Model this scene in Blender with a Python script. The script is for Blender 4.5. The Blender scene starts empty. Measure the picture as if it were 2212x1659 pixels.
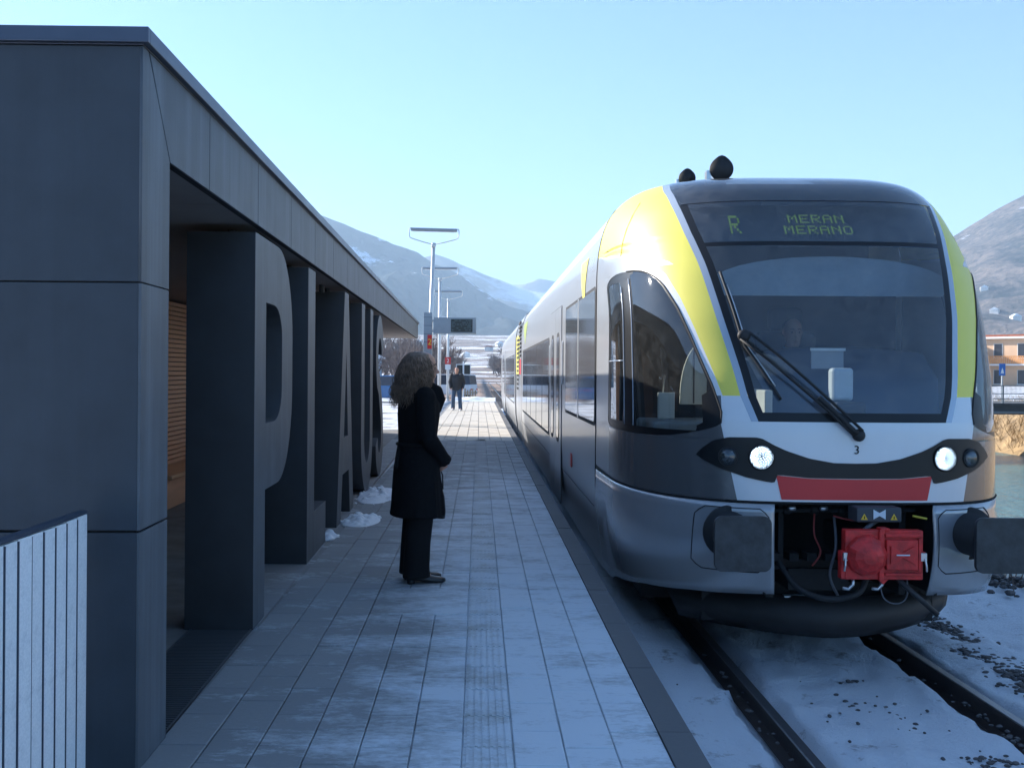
import bpy, bmesh, math, random
from mathutils import Vector, Matrix, Euler, noise
R = math.radians
scene = bpy.context.scene
COL = scene.collection
random.seed(7)

# ------------------------------------------------------------------ camera
CAM_H = 1.62
cam = bpy.data.cameras.new('camera')
cam.sensor_width = 36.0
cam.lens = 36.0 * 2200 / 2212
cam.clip_start = 0.05
cam.clip_end = 20000
camo = bpy.data.objects.new('camera', cam)
COL.objects.link(camo)
camo.location = (0, 0, CAM_H)
# looks straight along the track, the frame shifted a little right and down, the hand a little rolled
cam.shift_x = 71 / 2212
cam.shift_y = -26.5 / 2212
camo.matrix_world = (Matrix.Translation((0, 0, CAM_H)) @ Euler((R(90), 0, 0)).to_matrix().to_4x4()
                     @ Matrix.Rotation(R(0.4), 4, 'Z'))
scene.camera = camo

# ------------------------------------------------------------------ sky, sun, exposure
SUN = Vector((-1.0, 0.64, 0.535)).normalized()
SUN_EL = math.asin(SUN.z)
SUN_AZ = math.atan2(SUN.x, SUN.y)          # from +Y towards +X
world = bpy.data.worlds.new('World')
scene.world = world
world.use_nodes = True
wn = world.node_tree
wn.nodes.clear()
wo = wn.nodes.new('ShaderNodeOutputWorld')
wb = wn.nodes.new('ShaderNodeBackground')
ws = wn.nodes.new('ShaderNodeTexSky')
ws.sky_type = 'NISHITA'
ws.sun_disc = False
ws.sun_elevation = SUN_EL
ws.sun_rotation = SUN_AZ
ws.altitude = 500
ws.air_density = 1.0
ws.dust_density = 0.7
ws.ozone_density = 3.0
wb.inputs['Strength'].default_value = 0.058
wn.links.new(ws.outputs[0], wb.inputs[0])
wn.links.new(wb.outputs[0], wo.inputs[0])
sl = bpy.data.lights.new('sun', 'SUN')
sl.energy = 5.0
sl.angle = R(0.53)
sl.color = (1.0, 0.78, 0.55)
so = bpy.data.objects.new('sun', sl)
COL.objects.link(so)
so.rotation_euler = SUN.to_track_quat('Z', 'Y').to_euler()
so.location = (-40, 30, 40)

vs = scene.view_settings
vs.view_transform = 'Standard'
vs.look = 'None'
vs.exposure = 1.7
vs.use_white_balance = True
vs.white_balance_temperature = 5050
vs.white_balance_tint = 7
vs.gamma = 1.0
scene.render.engine = 'CYCLES'
cy = scene.cycles
cy.use_denoising = True
try:
    cy.denoiser = 'OPENIMAGEDENOISE'
except Exception:
    pass
cy.max_bounces = 8
cy.transparent_max_bounces = 12
cy.volume_bounces = 1
cy.sample_clamp_indirect = 8.0
cy.caustics_reflective = False
cy.caustics_refractive = False

# ------------------------------------------------------------------ materials
MATS = {}


class NT:
    def __init__(self, m):
        m.use_nodes = True
        self.t = m.node_tree
        self.b = self.t.nodes['Principled BSDF']
        self.o = self.t.nodes['Material Output']

    def n(self, kind, **kw):
        x = self.t.nodes.new('ShaderNode' + kind)
        for k, v in kw.items():
            if k in x.inputs.keys():
                x.inputs[k].default_value = v
            else:
                setattr(x, k, v)
        return x

    def l(self, a, b):
        self.t.links.new(a, b)

    def coord(self, world_space=False):
        if world_space:
            return self.n('NewGeometry').outputs['Position']
        return self.n('TexCoord').outputs['Object']

    def noise(self, scale, detail=4, rough=0.55, vec=None, stretch=None):
        v = vec if vec is not None else self.coord()
        if stretch:
            mp = self.n('Mapping')
            mp.inputs['Scale'].default_value = stretch
            self.l(v, mp.inputs[0])
            v = mp.outputs[0]
        x = self.n('TexNoise', Scale=scale, Detail=detail, Roughness=rough)
        self.l(v, x.inputs['Vector'])
        return x.outputs['Fac']

    def ramp(self, fac, p0, c0, p1, c1):
        r = self.n('ValToRGB')
        e = r.color_ramp.elements
        e[0].position = p0
        e[0].color = (*c0, 1) if len(c0) == 3 else c0
        e[1].position = p1
        e[1].color = (*c1, 1) if len(c1) == 3 else c1
        self.l(fac, r.inputs[0])
        return r.outputs[0]

    def mix(self, fac, a, b):
        m = self.n('MixRGB')
        for i, v in ((0, fac), (1, a), (2, b)):
            if hasattr(v, 'is_linked'):
                self.l(v, m.inputs[i])
            elif i == 0:
                m.inputs[0].default_value = v
            else:
                m.inputs[i].default_value = (*v, 1)
        return m.outputs[0]

    def math(self, op, a, b=0.0, clamp=False):
        m = self.n('Math', operation=op)
        m.use_clamp = clamp
        for i, v in ((0, a), (1, b)):
            if hasattr(v, 'is_linked'):
                self.l(v, m.inputs[i])
            else:
                m.inputs[i].default_value = v
        return m.outputs[0]

    def bump(self, h, strength, dist=0.01):
        b = self.n('Bump', Strength=strength, Distance=dist)
        self.l(h, b.inputs['Height'])
        self.l(b.outputs[0], self.b.inputs['Normal'])


def mat(name, col, rough=0.6, metal=0.0, var=0.0, scale=6.0, bump=0.0, bdist=0.01, stretch=None, coat=0.0, spec=None,
        emit=None, estr=0.0, world_space=False):
    if name in MATS:
        return MATS[name]
    m = bpy.data.materials.new(name)
    t = NT(m)
    t.b.inputs['Base Color'].default_value = (*col, 1)
    t.b.inputs['Roughness'].default_value = rough
    t.b.inputs['Metallic'].default_value = metal
    if coat:
        t.b.inputs['Coat Weight'].default_value = coat
        t.b.inputs['Coat Roughness'].default_value = 0.058
    if spec is not None:
        t.b.inputs['Specular IOR Level'].default_value = spec
    if emit:
        t.b.inputs['Emission Color'].default_value = (*emit, 1)
        t.b.inputs['Emission Strength'].default_value = estr
    if var or bump:
        f = t.noise(scale, 6, 0.6, t.coord(world_space), stretch)
        if var:
            lo = tuple(max(0, c * (1 - var)) for c in col)
            hi = tuple(min(1, c * (1 + var)) for c in col)
            t.l(t.ramp(f, 0.3, lo, 0.7, hi), t.b.inputs['Base Color'])
            rr = t.n('MapRange')
            rr.inputs['To Min'].default_value = max(0.02, rough - 0.12 * (1 if rough > .3 else .3))
            rr.inputs['To Max'].default_value = min(1, rough + 0.12 * (1 if rough > .3 else .3))
            t.l(f, rr.inputs[0])
            t.l(rr.outputs[0], t.b.inputs['Roughness'])
        if bump:
            t.bump(t.noise(scale * 4, 5, 0.6, t.coord(world_space), stretch), bump, bdist)
    MATS[name] = m
    return m


def glass_mat(name, tint, refl_rough=0.02, dirt=0.03, ior=1.5, extra=0.0):
    """thin tinted pane: transparent with Fresnel reflection and a film of dust"""
    m = bpy.data.materials.new(name)
    t = NT(m)
    t.t.nodes.remove(t.b)
    tr = t.n('BsdfTransparent')
    tr.inputs[0].default_value = (*tint, 1)
    gl = t.n('BsdfGlossy')
    gl.inputs['Roughness'].default_value = refl_rough
    gl.inputs[0].default_value = (.95, .97, 1, 1)
    fr = t.n('Fresnel')
    # same reflectance from both sides of the thin pane
    bf = t.n('NewGeometry').outputs['Backfacing']
    t.l(t.math('ADD', ior, t.math('MULTIPLY', bf, 1 / ior - ior)), fr.inputs['IOR'])
    f2 = t.math('ADD', fr.outputs[0], extra, True)
    mx = t.n('MixShader')
    t.l(f2, mx.inputs[0])
    t.l(tr.outputs[0], mx.inputs[1])
    t.l(gl.outputs[0], mx.inputs[2])
    df = t.n('BsdfDiffuse')
    df.inputs[0].default_value = (.45, .45, .43, 1)
    nz = t.noise(9, 6, .7)
    dr = t.math('MULTIPLY', t.math('POWER', nz, 2.0), dirt * 3.0, True)
    m2 = t.n('MixShader')
    t.l(dr, m2.inputs[0])
    t.l(mx.outputs[0], m2.inputs[1])
    t.l(df.outputs[0], m2.inputs[2])
    t.l(m2.outputs[0], t.o.inputs[0])
    MATS[name] = m
    return m


# ------------------------------------------------------------------ mesh helpers
class MB:
    def __init__(self):
        self.v = []
        self.f = []
        self.m = []

    def face(self, idx, mi=0):
        self.f.append(idx)
        self.m.append(mi)

    def box(self, x0, x1, y0, y1, z0, z1, mi=0, M=None):
        b = len(self.v)
        c = [(x, y, z) for z in (z0, z1) for y in (y0, y1) for x in (x0, x1)]
        if M is not None:
            c = [tuple(M @ Vector(p)) for p in c]
        self.v += c
        for q in ((0, 2, 3, 1), (4, 5, 7, 6), (0, 1, 5, 4), (2, 6, 7, 3), (0, 4, 6, 2), (1, 3, 7, 5)):
            self.face([b + i for i in q], mi)
        return self

    def tube(self, pts, rad, n=8, mi=0, cap=True, flat=1.0):
        pts = [Vector(p) for p in pts]
        k = len(pts)
        rads = rad if isinstance(rad, (list, tuple)) else [rad] * k
        b = len(self.v)
        up = None
        for i, p in enumerate(pts):
            t = (pts[min(i + 1, k - 1)] - pts[max(i - 1, 0)])
            if t.length < 1e-9:
                t = Vector((0, 0, 1))
            t.normalize()
            if up is None:
                up = Vector((0, 0, 1)) if abs(t.z) < 0.9 else Vector((0, 1, 0))
            a = t.cross(up)
            if a.length < 1e-6:
                a = t.orthogonal()
            a.normalize()
            c = a.cross(t).normalized()
            up = c
            for j in range(n):
                th = 2 * math.pi * j / n
                self.v.append(tuple(p + (a * math.cos(th) + c * (math.sin(th) * flat)) * rads[i]))
        for i in range(k - 1):
            for j in range(n):
                j2 = (j + 1) % n
                self.face([b + i * n + j, b + i * n + j2, b + (i + 1) * n + j2, b + (i + 1) * n + j], mi)
        if cap:
            self.face([b + j for j in range(n - 1, -1, -1)], mi)
            self.face([b + (k - 1) * n + j for j in range(n)], mi)
        return self

    def rings(self, rings, mi=0, cap=True):
        """loft closed rings (lists of points, equal length)"""
        n = len(rings[0])
        b = len(self.v)
        for r in rings:
            self.v += [tuple(p) for p in r]
        for i in range(len(rings) - 1):
            for j in range(n):
                j2 = (j + 1) % n
                self.face([b + i * n + j, b + i * n + j2, b + (i + 1) * n + j2, b + (i + 1) * n + j], mi)
        if cap:
            self.face([b + j for j in range(n - 1, -1, -1)], mi)
            self.face([b + (len(rings) - 1) * n + j for j in range(n)], mi)
        return self

    def ell(self, secs, n=14, mi=0, cap=True):
        """loft of horizontal ellipses: (cx, cy, z, rx, ry[, rot])"""
        rs = []
        for s in secs:
            cx, cy_, z, rx, ry = s[:5]
            ro = s[5] if len(s) > 5 else 0
            ring = []
            for j in range(n):
                th = 2 * math.pi * j / n
                x, y = rx * math.cos(th), ry * math.sin(th)
                ring.append((cx + x * math.cos(ro) - y * math.sin(ro), cy_ + x * math.sin(ro) + y * math.cos(ro), z))
            rs.append(ring)
        return self.rings(rs, mi, cap)

    def ball(self, c, rx, ry=None, rz=None, n=12, mi=0):
        ry = ry or rx
        rz = rz or rx
        k = max(5, n // 2 + 1)
        secs = []
        for i in range(k):
            ph = math.pi * (i + 0.001) / (k - 1 + 0.002)
            s = max(math.sin(ph), .02)
            secs.append((c[0], c[1], c[2] - rz * math.cos(ph), rx * s, ry * s))
        return self.ell(secs, n, mi)

    def grid(self, rows, mi=0, flip=False):
        b = len(self.v)
        m = len(rows[0])
        for r in rows:
            self.v += [tuple(p) for p in r]
        for i in range(len(rows) - 1):
            for j in range(m - 1):
                q = [b + i * m + j, b + i * m + j + 1, b + (i + 1) * m + j + 1, b + (i + 1) * m + j]
                self.face(q[::-1] if flip else q, mi)
        return self

    def lathe(self, prof, axis_o, axis_d, n=20, mi=0):
        """profile (r, h) turned round an axis"""
        o = Vector(axis_o)
        d = Vector(axis_d).normalized()
        a = d.orthogonal().normalized()
        c = d.cross(a)
        rs = []
        for r, h in prof:
            r = max(r, 1e-4)
            rs.append([o + d * h + (a * math.cos(2 * math.pi * j / n) + c * math.sin(2 * math.pi * j / n)) * r for j in range(n)])
        return self.rings(rs, mi)

    def mesh(self, name='mesh', smooth=False):
        me = bpy.data.meshes.new(name)
        me.from_pydata(self.v, [], self.f)
        me.polygons.foreach_set('material_index', self.m)
        if smooth:
            me.polygons.foreach_set('use_smooth', [True] * len(me.polygons))
        me.update()
        return me

    def build(self, name, mats, parent=None, smooth=False, bevel=0, doubles=False, recalc=True, seg=2, **tags):
        me = self.mesh(name, smooth)
        if doubles or recalc:
            bm = bmesh.new()
            bm.from_mesh(me)
            if doubles:
                bmesh.ops.remove_doubles(bm, verts=bm.verts, dist=1e-5)
                bmesh.ops.dissolve_degenerate(bm, edges=bm.edges, dist=1e-6)
            if recalc:
                bmesh.ops.recalc_face_normals(bm, faces=bm.faces)
            bm.to_mesh(me)
            bm.free()
        return link(name, me, mats, parent, bevel, seg, **tags)


def link(name, me, mats, parent=None, bevel=0, seg=2, **tags):
    if not isinstance(mats, (list, tuple)):
        mats = [mats]
    if not me.materials:
        for m in mats:
            me.materials.append(MATS[m] if isinstance(m, str) else m)
    o = bpy.data.objects.new(name, me)
    COL.objects.link(o)
    if parent is not None:
        o.parent = parent
    if bevel:
        bv = o.modifiers.new('bevel', 'BEVEL')
        bv.width = bevel
        bv.segments = seg
        bv.limit_method = 'ANGLE'
        bv.angle_limit = R(40)
        bv.harden_normals = False
    return tag(o, **tags)


def tag(o, label=None, cat=None, group=None, kind=None):
    if label:
        o['label'] = label
    if cat:
        o['category'] = cat
    if group:
        o['group'] = group
    if kind:
        o['kind'] = kind
    return o


def empty(name, loc=(0, 0, 0), rz=0, label=None, cat=None, group=None):
    o = bpy.data.objects.new(name, None)
    COL.objects.link(o)
    o.location = loc
    o.rotation_euler = (0, 0, rz)
    return tag(o, label, cat, group)


def copy_tree(o, parent=None, **tags):
    c = o.copy()
    COL.objects.link(c)
    c.parent = parent
    for ch in list(o.children):
        copy_tree(ch, c)
    return tag(c, **tags)


def extruded(outlines, depth):
    """flat outlines (first filled, inner ones holes) extruded by depth; local x,y in plane, z 0..depth"""
    cu = bpy.data.curves.new('tmp', 'CURVE')
    cu.dimensions = '2D'
    cu.fill_mode = 'BOTH'
    cu.extrude = depth / 2
    for ol in outlines:
        sp = cu.splines.new('POLY')
        sp.points.add(len(ol) - 1)
        for i, p in enumerate(ol):
            sp.points[i].co = (p[0], p[1], 0, 1)
        sp.use_cyclic_u = True
    ob = bpy.data.objects.new('tmp', cu)
    COL.objects.link(ob)
    dg = bpy.context.evaluated_depsgraph_get()
    dg.update()
    me = bpy.data.meshes.new_from_object(ob.evaluated_get(dg))
    bpy.data.objects.remove(ob)
    bpy.data.curves.remove(cu)
    me.materials.clear()
    for v in me.vertices:
        v.co.z += depth / 2
    bm = bmesh.new()
    bm.from_mesh(me)
    bmesh.ops.remove_doubles(bm, verts=bm.verts, dist=1e-5)
    bmesh.ops.recalc_face_normals(bm, faces=bm.faces)
    bm.to_mesh(me)
    bm.free()
    return me


def text_mesh(s, size, depth=0.004):
    cu = bpy.data.curves.new('tmp', 'FONT')
    cu.body = s
    cu.size = size
    cu.extrude = depth / 2
    cu.align_x = 'CENTER'
    cu.align_y = 'CENTER'
    ob = bpy.data.objects.new('tmp', cu)
    COL.objects.link(ob)
    dg = bpy.context.evaluated_depsgraph_get()
    dg.update()
    me = bpy.data.meshes.new_from_object(ob.evaluated_get(dg))
    bpy.data.objects.remove(ob)
    bpy.data.curves.remove(cu)
    me.materials.clear()
    return me


def smooth(a, b, x):
    t = min(max((x - a) / (b - a), 0), 1)
    return t * t * (3 - 2 * t)


def lerp_tab(x, tab):
    if x <= tab[0][0]:
        return tab[0][1]
    for (a, va), (b, vb) in zip(tab, tab[1:]):
        if x <= b:
            return va + (vb - va) * (x - a) / (b - a)
    return tab[-1][1]


def fbm(x, y, z=0.0, o=5):
    return noise.fractal(Vector((x, y, z)), 0.9, 2.1, o)


def remesh(o, voxel, smooth_it=6, fac=0.5):
    m = o.modifiers.new('remesh', 'REMESH')
    m.mode = 'VOXEL'
    m.voxel_size = voxel
    m.use_smooth_shade = True
    if smooth_it:
        s = o.modifiers.new('smooth', 'SMOOTH')
        s.iterations = smooth_it
        s.factor = fac
    return o


# ---- material library
def make_materials():
    # weathered dark grey facade board with pale vertical rain streaks
    def board(name, col, streak):
        m = bpy.data.materials.new(name)
        t = NT(m)
        c = t.coord()
        a = t.noise(3.0, 6, .6, c)
        s = t.noise(1.0, 5, .7, c, (7, 7, .25))
        base = t.ramp(a, .25, tuple(x * .8 for x in col), .75, tuple(x * 1.2 for x in col))
        st = t.math('MULTIPLY', t.ramp(s, .46, (0, 0, 0), .68, (1, 1, 1)), streak)
        t.l(t.mix(st, base, tuple(min(1, x * 2.0) for x in col)), t.b.inputs['Base Color'])
        t.b.inputs['Roughness'].default_value = .55
        t.b.inputs['Specular IOR Level'].default_value = .35
        t.bump(t.noise(60, 5, .6, c), .15, .004)
        MATS[name] = m
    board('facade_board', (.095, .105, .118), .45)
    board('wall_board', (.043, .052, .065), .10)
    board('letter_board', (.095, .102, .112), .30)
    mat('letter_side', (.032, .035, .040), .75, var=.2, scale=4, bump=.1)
    mat('coping', (.075, .09, .125), .4, .4, var=.15, scale=3)
    mat('joint', (.015, .016, .018), .9)
    mat('soffit', (.30, .265, .24), .7, var=.12, scale=2)
    mat('roof_felt', (.12, .12, .125), .9, var=.2, scale=2)
    mat('inner_wall', (.10, .075, .06), .8, var=.2, scale=2)
    mat('wood', (.62, .33, .17), .6, var=.3, scale=2.0, stretch=(1, .12, 1.5), bump=.12)
    mat('wood_light', (.75, .42, .2), .6, var=.25, scale=2.0, stretch=(1, .12, 1.5), bump=.12)
    mat('shelter_floor', (.22, .21, .19), .8, var=.3, scale=3, bump=.15)
    mat('grate', (.10, .105, .11), .6, .5)
    # galvanised steel
    m = bpy.data.materials.new('galvanised')
    t = NT(m)
    c = t.coord()
    v = t.n('TexVoronoi', Scale=140.0)
    t.l(c, v.inputs['Vector'])
    spot = t.ramp(t.noise(7, 6, .7, c), .52, (1, 1, 1), .72, (.45, .47, .5))
    base = t.mix(.35, t.ramp(v.outputs['Color'], .2, (.74, .76, .76), .8, (.88, .89, .88)), spot)
    t.l(base, t.b.inputs['Base Color'])
    t.b.inputs['Metallic'].default_value = .15
    t.b.inputs['Roughness'].default_value = .5
    t.bump(t.noise(35, 5, .6, c), .1, .004)
    MATS['galvanised'] = m
    mat('lamp_steel', (.62, .63, .62), .45, .3, var=.1)
    mat('sign_grey', (.30, .34, .38), .5, .2, var=.05)
    mat('black_screen', (.012, .014, .018), .15)
    mat('screen_text', (.10, .14, .16), .5)
    mat('white_paint', (.75, .76, .76), .4, var=.04)
    mat('red_paint', (.5, .03, .03), .4)

    # snow dusted concrete paver: frost follows world position so that it runs over the joints
    def paver(name, col, lo, hi, amount):
        m = bpy.data.materials.new(name)
        t = NT(m)
        p = t.coord(True)
        oi = t.n('ObjectInfo').outputs['Random']
        base = t.mix(t.math('MULTIPLY', oi, .6), tuple(x * .82 for x in col), tuple(x * 1.12 for x in col))
        g = t.noise(38, 5, .7, p)
        base = t.mix(t.math('MULTIPLY', g, .5), base, tuple(x * .6 for x in col))
        sep = t.n('SeparateXYZ')
        t.l(p, sep.inputs[0])
        # frost: trodden away along the building, kept towards the edge, gone where the sun reaches
        x = t.n('MapRange', interpolation_type='SMOOTHSTEP')
        x.inputs['From Min'].default_value = -1.15
        x.inputs['From Max'].default_value = .25
        t.l(sep.outputs[0], x.inputs[0])
        y = t.n('MapRange', interpolation_type='SMOOTHSTEP')
        y.inputs['From Min'].default_value = 21.0
        y.inputs['From Max'].default_value = 10.0
        t.l(sep.outputs[1], y.inputs[0])
        k = t.math('MULTIPLY', x.outputs[0], t.math('ADD', t.math('MULTIPLY', y.outputs[0], .8), .1))
        big = t.noise(1.6, 7, .68, p, (1.0, 1.9, 1))
        fine = t.noise(14, 6, .75, p, (1, 2.2, 1))
        n = t.math('ADD', t.math('MULTIPLY', big, .62), t.math('MULTIPLY', fine, .38))
        f = t.math('ADD', n, t.math('MULTIPLY', t.math('SUBTRACT', k, 1.0), .24))
        rr = t.n('MapRange')
        rr.inputs['From Min'].default_value = lo
        rr.inputs['From Max'].default_value = hi
        t.l(f, rr.inputs[0])
        fac = t.math('MULTIPLY', rr.outputs[0], amount)
        t.l(t.mix(fac, base, (.66, .69, .72)), t.b.inputs['Base Color'])
        t.b.inputs['Roughness'].default_value = .7
        t.bump(t.math('ADD', t.math('MULTIPLY', g, .4), fine), .35, .006)
        MATS[name] = m
    paver('paver', (.31, .31, .305), .30, .48, .88)
    paver('tactile_paver', (.34, .33, .29), .31, .49, .85)
    paver('paver_bed', (.27, .265, .255), .29, .43, .95)
    paver('edge_stone', (.13, .13, .13), .52, .74, .30)
    paver('far_paver', (.72, .66, .55), .6, .8, .4)

    # snow with bare earth and stones
    def snowmat(name, bare, lo, hi, scale, world=True):
        m = bpy.data.materials.new(name)
        t = NT(m)
        p = t.coord(world)
        n = t.math('ADD', t.math('MULTIPLY', t.noise(scale, 7, .65, p), .7), t.math('MULTIPLY', t.noise(scale * 9, 5, .7, p), .3))
        f = t.ramp(n, lo, (1, 1, 1), hi, (0, 0, 0))
        bn = t.noise(scale * 20, 6, .7, p)
        b = t.ramp(bn, .3, tuple(c * .6 for c in bare), .7, tuple(c * 1.3 for c in bare))
        t.l(t.mix(f, (.66, .68, .71), b), t.b.inputs['Base Color'])
        t.b.inputs['Roughness'].default_value = .75
        t.bump(t.math('ADD', t.noise(scale * 12, 7, .75, p), t.math('MULTIPLY', n, 2.0)), .7, .03)
        MATS[name] = m
    snowmat('track_snow', (.16, .145, .135), .33, .44, 2.6)
    snowmat('field_snow', (.20, .155, .10), .40, .50, .09)
    snowmat('plot_snow', (.22, .19, .16), .42, .50, .5)
    mat('snow', (.80, .82, .84), .7, var=.05, scale=4, bump=.5, bdist=.02)
    mat('ballast', (.36, .26, .19), .9, var=.45, scale=7, bump=.8, bdist=.04, world_space=True)
    mat('stone', (.085, .078, .075), .85, var=.4, scale=9, bump=.3)
    mat('rail_side', (.035, .026, .022), .8, var=.35, scale=12, bump=.3)
    mat('rail_head', (.16, .16, .165), .38, .7, var=.2, scale=20)
    mat('sleeper', (.13, .115, .105), .9, var=.3, scale=5)
    mat('dry_grass', (.36, .25, .12), .95, var=.45, scale=1.2, bump=.9, bdist=.15, world_space=True)
    mat('bank_earth', (.06, .055, .05), .95, var=.5, scale=2.5, bump=.8, bdist=.08, world_space=True)
    # river
    m = bpy.data.materials.new('river')
    t = NT(m)
    p = t.coord(True)
    t.b.inputs['Base Color'].default_value = (.10, .20, .20, 1)
    t.b.inputs['Roughness'].default_value = .18
    t.b.inputs['IOR'].default_value = 1.33
    t.bump(t.math('ADD', t.noise(1.1, 5, .65, p, (1, .4, 1)), t.math('MULTIPLY', t.noise(5, 4, .6, p), .4)), .8, .25)
    MATS['river'] = m

    # train
    def paint(name, col, metal, rough, coat, dirt=.03):
        m = bpy.data.materials.new(name)
        t = NT(m)
        c = t.coord()
        d = t.noise(.9, 3, .5, c, (1, .5, 1))
        d2 = t.noise(70, 3, .6, c)
        f = t.math('MULTIPLY', t.math('ADD', d, t.math('MULTIPLY', d2, .4)), dirt * 2)
        t.l(t.mix(t.math('ADD', f, t.math('MULTIPLY', t.math('POWER', t.noise(24, 6, .8, c, (1, 1, .25)), 4.0), dirt * 5.0), True), col, (.15, .135, .12)), t.b.inputs['Base Color'])
        t.b.inputs['Metallic'].default_value = metal
        rr = t.n('MapRange')
        rr.inputs['To Min'].default_value = rough * .9
        rr.inputs['To Max'].default_value = rough * 1.15
        t.l(d, rr.inputs[0])
        t.l(rr.outputs[0], t.b.inputs['Roughness'])
        t.b.inputs['Coat Weight'].default_value = coat
        t.b.inputs['Coat Roughness'].default_value = .06
        t.bump(t.noise(1.1, 2, .5, c), .025, .02)
        MATS[name] = m
    paint('silver_paint', (.40, .405, .41), .2, .28, .35, .04)
    paint('nose_silver', (.40, .405, .42), .35, .24, .35, .05)
    paint('dark_silver', (.15, .153, .16), .4, .24, .4)
    paint('white_train', (.70, .72, .74), .0, .25, .4)
    paint('rim_paint', (.42, .46, .52), .25, .25, .4)
    paint('yellow_paint', (.80, .72, .09), .0, .42, .1, .02)
    paint('lime_paint', (.55, .66, .05), .0, .3, .3)
    paint('red_train', (.50, .016, .02), .0, .4, .0, .015)
    mat('black_gloss', (.010, .011, .013), .35, spec=.3)
    mat('black_rubber', (.012, .012, .013), .65)
    mat('seam', (.008, .008, .009), .9)
    mat('under_steel', (.016, .016, .017), .7, .3, var=.4, scale=8)
    mat('plough_paint', (.028, .027, .027), .6, .2, var=.3, scale=5)
    mat('buffer_steel', (.05, .053, .057), .5, .4, var=.4, scale=9, bump=.2)
    mat('coupler_red', (.46, .02, .018), .5, var=.42, scale=16, bump=.25)
    mat('steel_bright', (.55, .56, .57), .3, .9)
    mat('box_grey', (.05, .055, .065), .6)
    mat('bow_blue', (.62, .68, .74), .5)
    mat('warn_yellow', (.75, .52, .02), .5)
    mat('cable_grey', (.10, .10, .11), .6)
    mat('cable_red', (.18, .02, .015), .6)
    mat('cable_yellow', (.5, .4, .03), .6)
    mat('lamp_lit', (.9, .9, .88), .3, emit=(1.0, .97, .9), estr=2.2)
    mat('lamp_reflector', (.6, .62, .64), .15, .9)
    mat('led_green', (.05, .07, .01), .5, emit=(.42, .60, .05), estr=.11)
    mat('display_back', (.028, .036, .048), .5)
    mat('cab_panel', (.38, .42, .47), .7, var=.08)
    mat('cab_dark', (.03, .034, .045), .6)
    mat('dash_blue', (.05, .07, .11), .5)
    mat('cab_cream', (.8, .78, .68), .6, var=.06)
    mat('device_white', (.85, .88, .88), .4)
    mat('side_window', (.13, .13, .13), .06, spec=.8, coat=.5)
    glass_mat('windscreen_glass', (.62, .68, .72), .02, .10, 1.5, .045)
    glass_mat('cab_side_glass', (.55, .58, .56), .02, .05, 1.5, .03)
    glass_mat('roof_glass', (.18, .19, .21), .08, .10, 1.5, .05)
    glass_mat('car_glass', (.15, .17, .18), .02, .02)

    # people
    mat('skin', (.46, .26, .18), .55)
    mat('black_wool', (.006, .006, .007), .95, var=.4, scale=30, bump=.3, spec=.15)
    mat('black_cloth', (.007, .007, .008), .9, var=.3, scale=20, bump=.2, spec=.2)
    mat('black_leather', (.012, .012, .013), .4)
    mat('hair_brown', (.21, .14, .09), .5, var=.55, scale=25)
    mat('hair_dark', (.03, .022, .018), .6)
    mat('jacket_black', (.018, .02, .024), .7, var=.3, scale=8)
    mat('denim', (.05, .085, .15), .8, var=.35, scale=10)
    mat('shoe_white', (.75, .75, .73), .5)
    mat('shirt_blue', (.25, .36, .52), .7)

    # far things
    def mountain(name, forest, rock, snow_lo, snow_hi, sc):
        m = bpy.data.materials.new(name)
        t = NT(m)
        p = t.coord(True)
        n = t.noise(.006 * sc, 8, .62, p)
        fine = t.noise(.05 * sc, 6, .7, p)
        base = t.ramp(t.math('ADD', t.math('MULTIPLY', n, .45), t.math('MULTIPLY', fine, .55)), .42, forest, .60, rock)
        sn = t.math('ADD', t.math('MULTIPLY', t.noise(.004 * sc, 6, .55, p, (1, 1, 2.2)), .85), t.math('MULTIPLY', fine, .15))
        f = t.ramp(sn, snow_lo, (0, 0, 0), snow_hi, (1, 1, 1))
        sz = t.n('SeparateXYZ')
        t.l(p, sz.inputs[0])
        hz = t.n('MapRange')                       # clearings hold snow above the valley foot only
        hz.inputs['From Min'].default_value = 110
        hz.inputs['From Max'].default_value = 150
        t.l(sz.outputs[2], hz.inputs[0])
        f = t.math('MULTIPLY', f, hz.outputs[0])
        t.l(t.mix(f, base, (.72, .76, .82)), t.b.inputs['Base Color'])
        t.b.inputs['Roughness'].default_value = .95
        t.b.inputs['Specular IOR Level'].default_value = .1
        t.bump(fine, .8, 8)
        MATS[name] = m
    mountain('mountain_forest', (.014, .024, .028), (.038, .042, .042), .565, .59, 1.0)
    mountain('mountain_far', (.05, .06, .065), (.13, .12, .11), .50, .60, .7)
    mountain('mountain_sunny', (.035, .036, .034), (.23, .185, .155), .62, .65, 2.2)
    # valley floor with orchards, tracks and snow fields
    m = bpy.data.materials.new('valley')
    t = NT(m)
    p = t.coord(True)
    a = t.noise(.012, 7, .62, p, (.7, 1.6, 1))
    b = t.noise(.08, 6, .7, p, (.8, 1.5, 1))
    n = t.math('ADD', t.math('MULTIPLY', a, .6), t.math('MULTIPLY', b, .4))
    base = t.ramp(b, .35, (.09, .065, .05), .65, (.24, .17, .12))
    t.l(t.mix(t.ramp(n, .505, (0, 0, 0), .55, (1, 1, 1)), base, (.76, .78, .81)), t.b.inputs['Base Color'])
    t.b.inputs['Roughness'].default_value = .95
    MATS['valley'] = m
    mat('bark', (.10, .075, .06), .9, var=.3, scale=5)
    mat('twig', (.15, .12, .11), .9, var=.3, scale=3)
    mat('house_orange', (.62, .30, .10), .85, var=.12, scale=.5)
    mat('house_peach', (.70, .48, .30), .85, var=.10, scale=.5)
    mat('house_white', (.72, .70, .66), .8, var=.05)
    mat('house_brown', (.25, .12, .06), .8)
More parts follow.
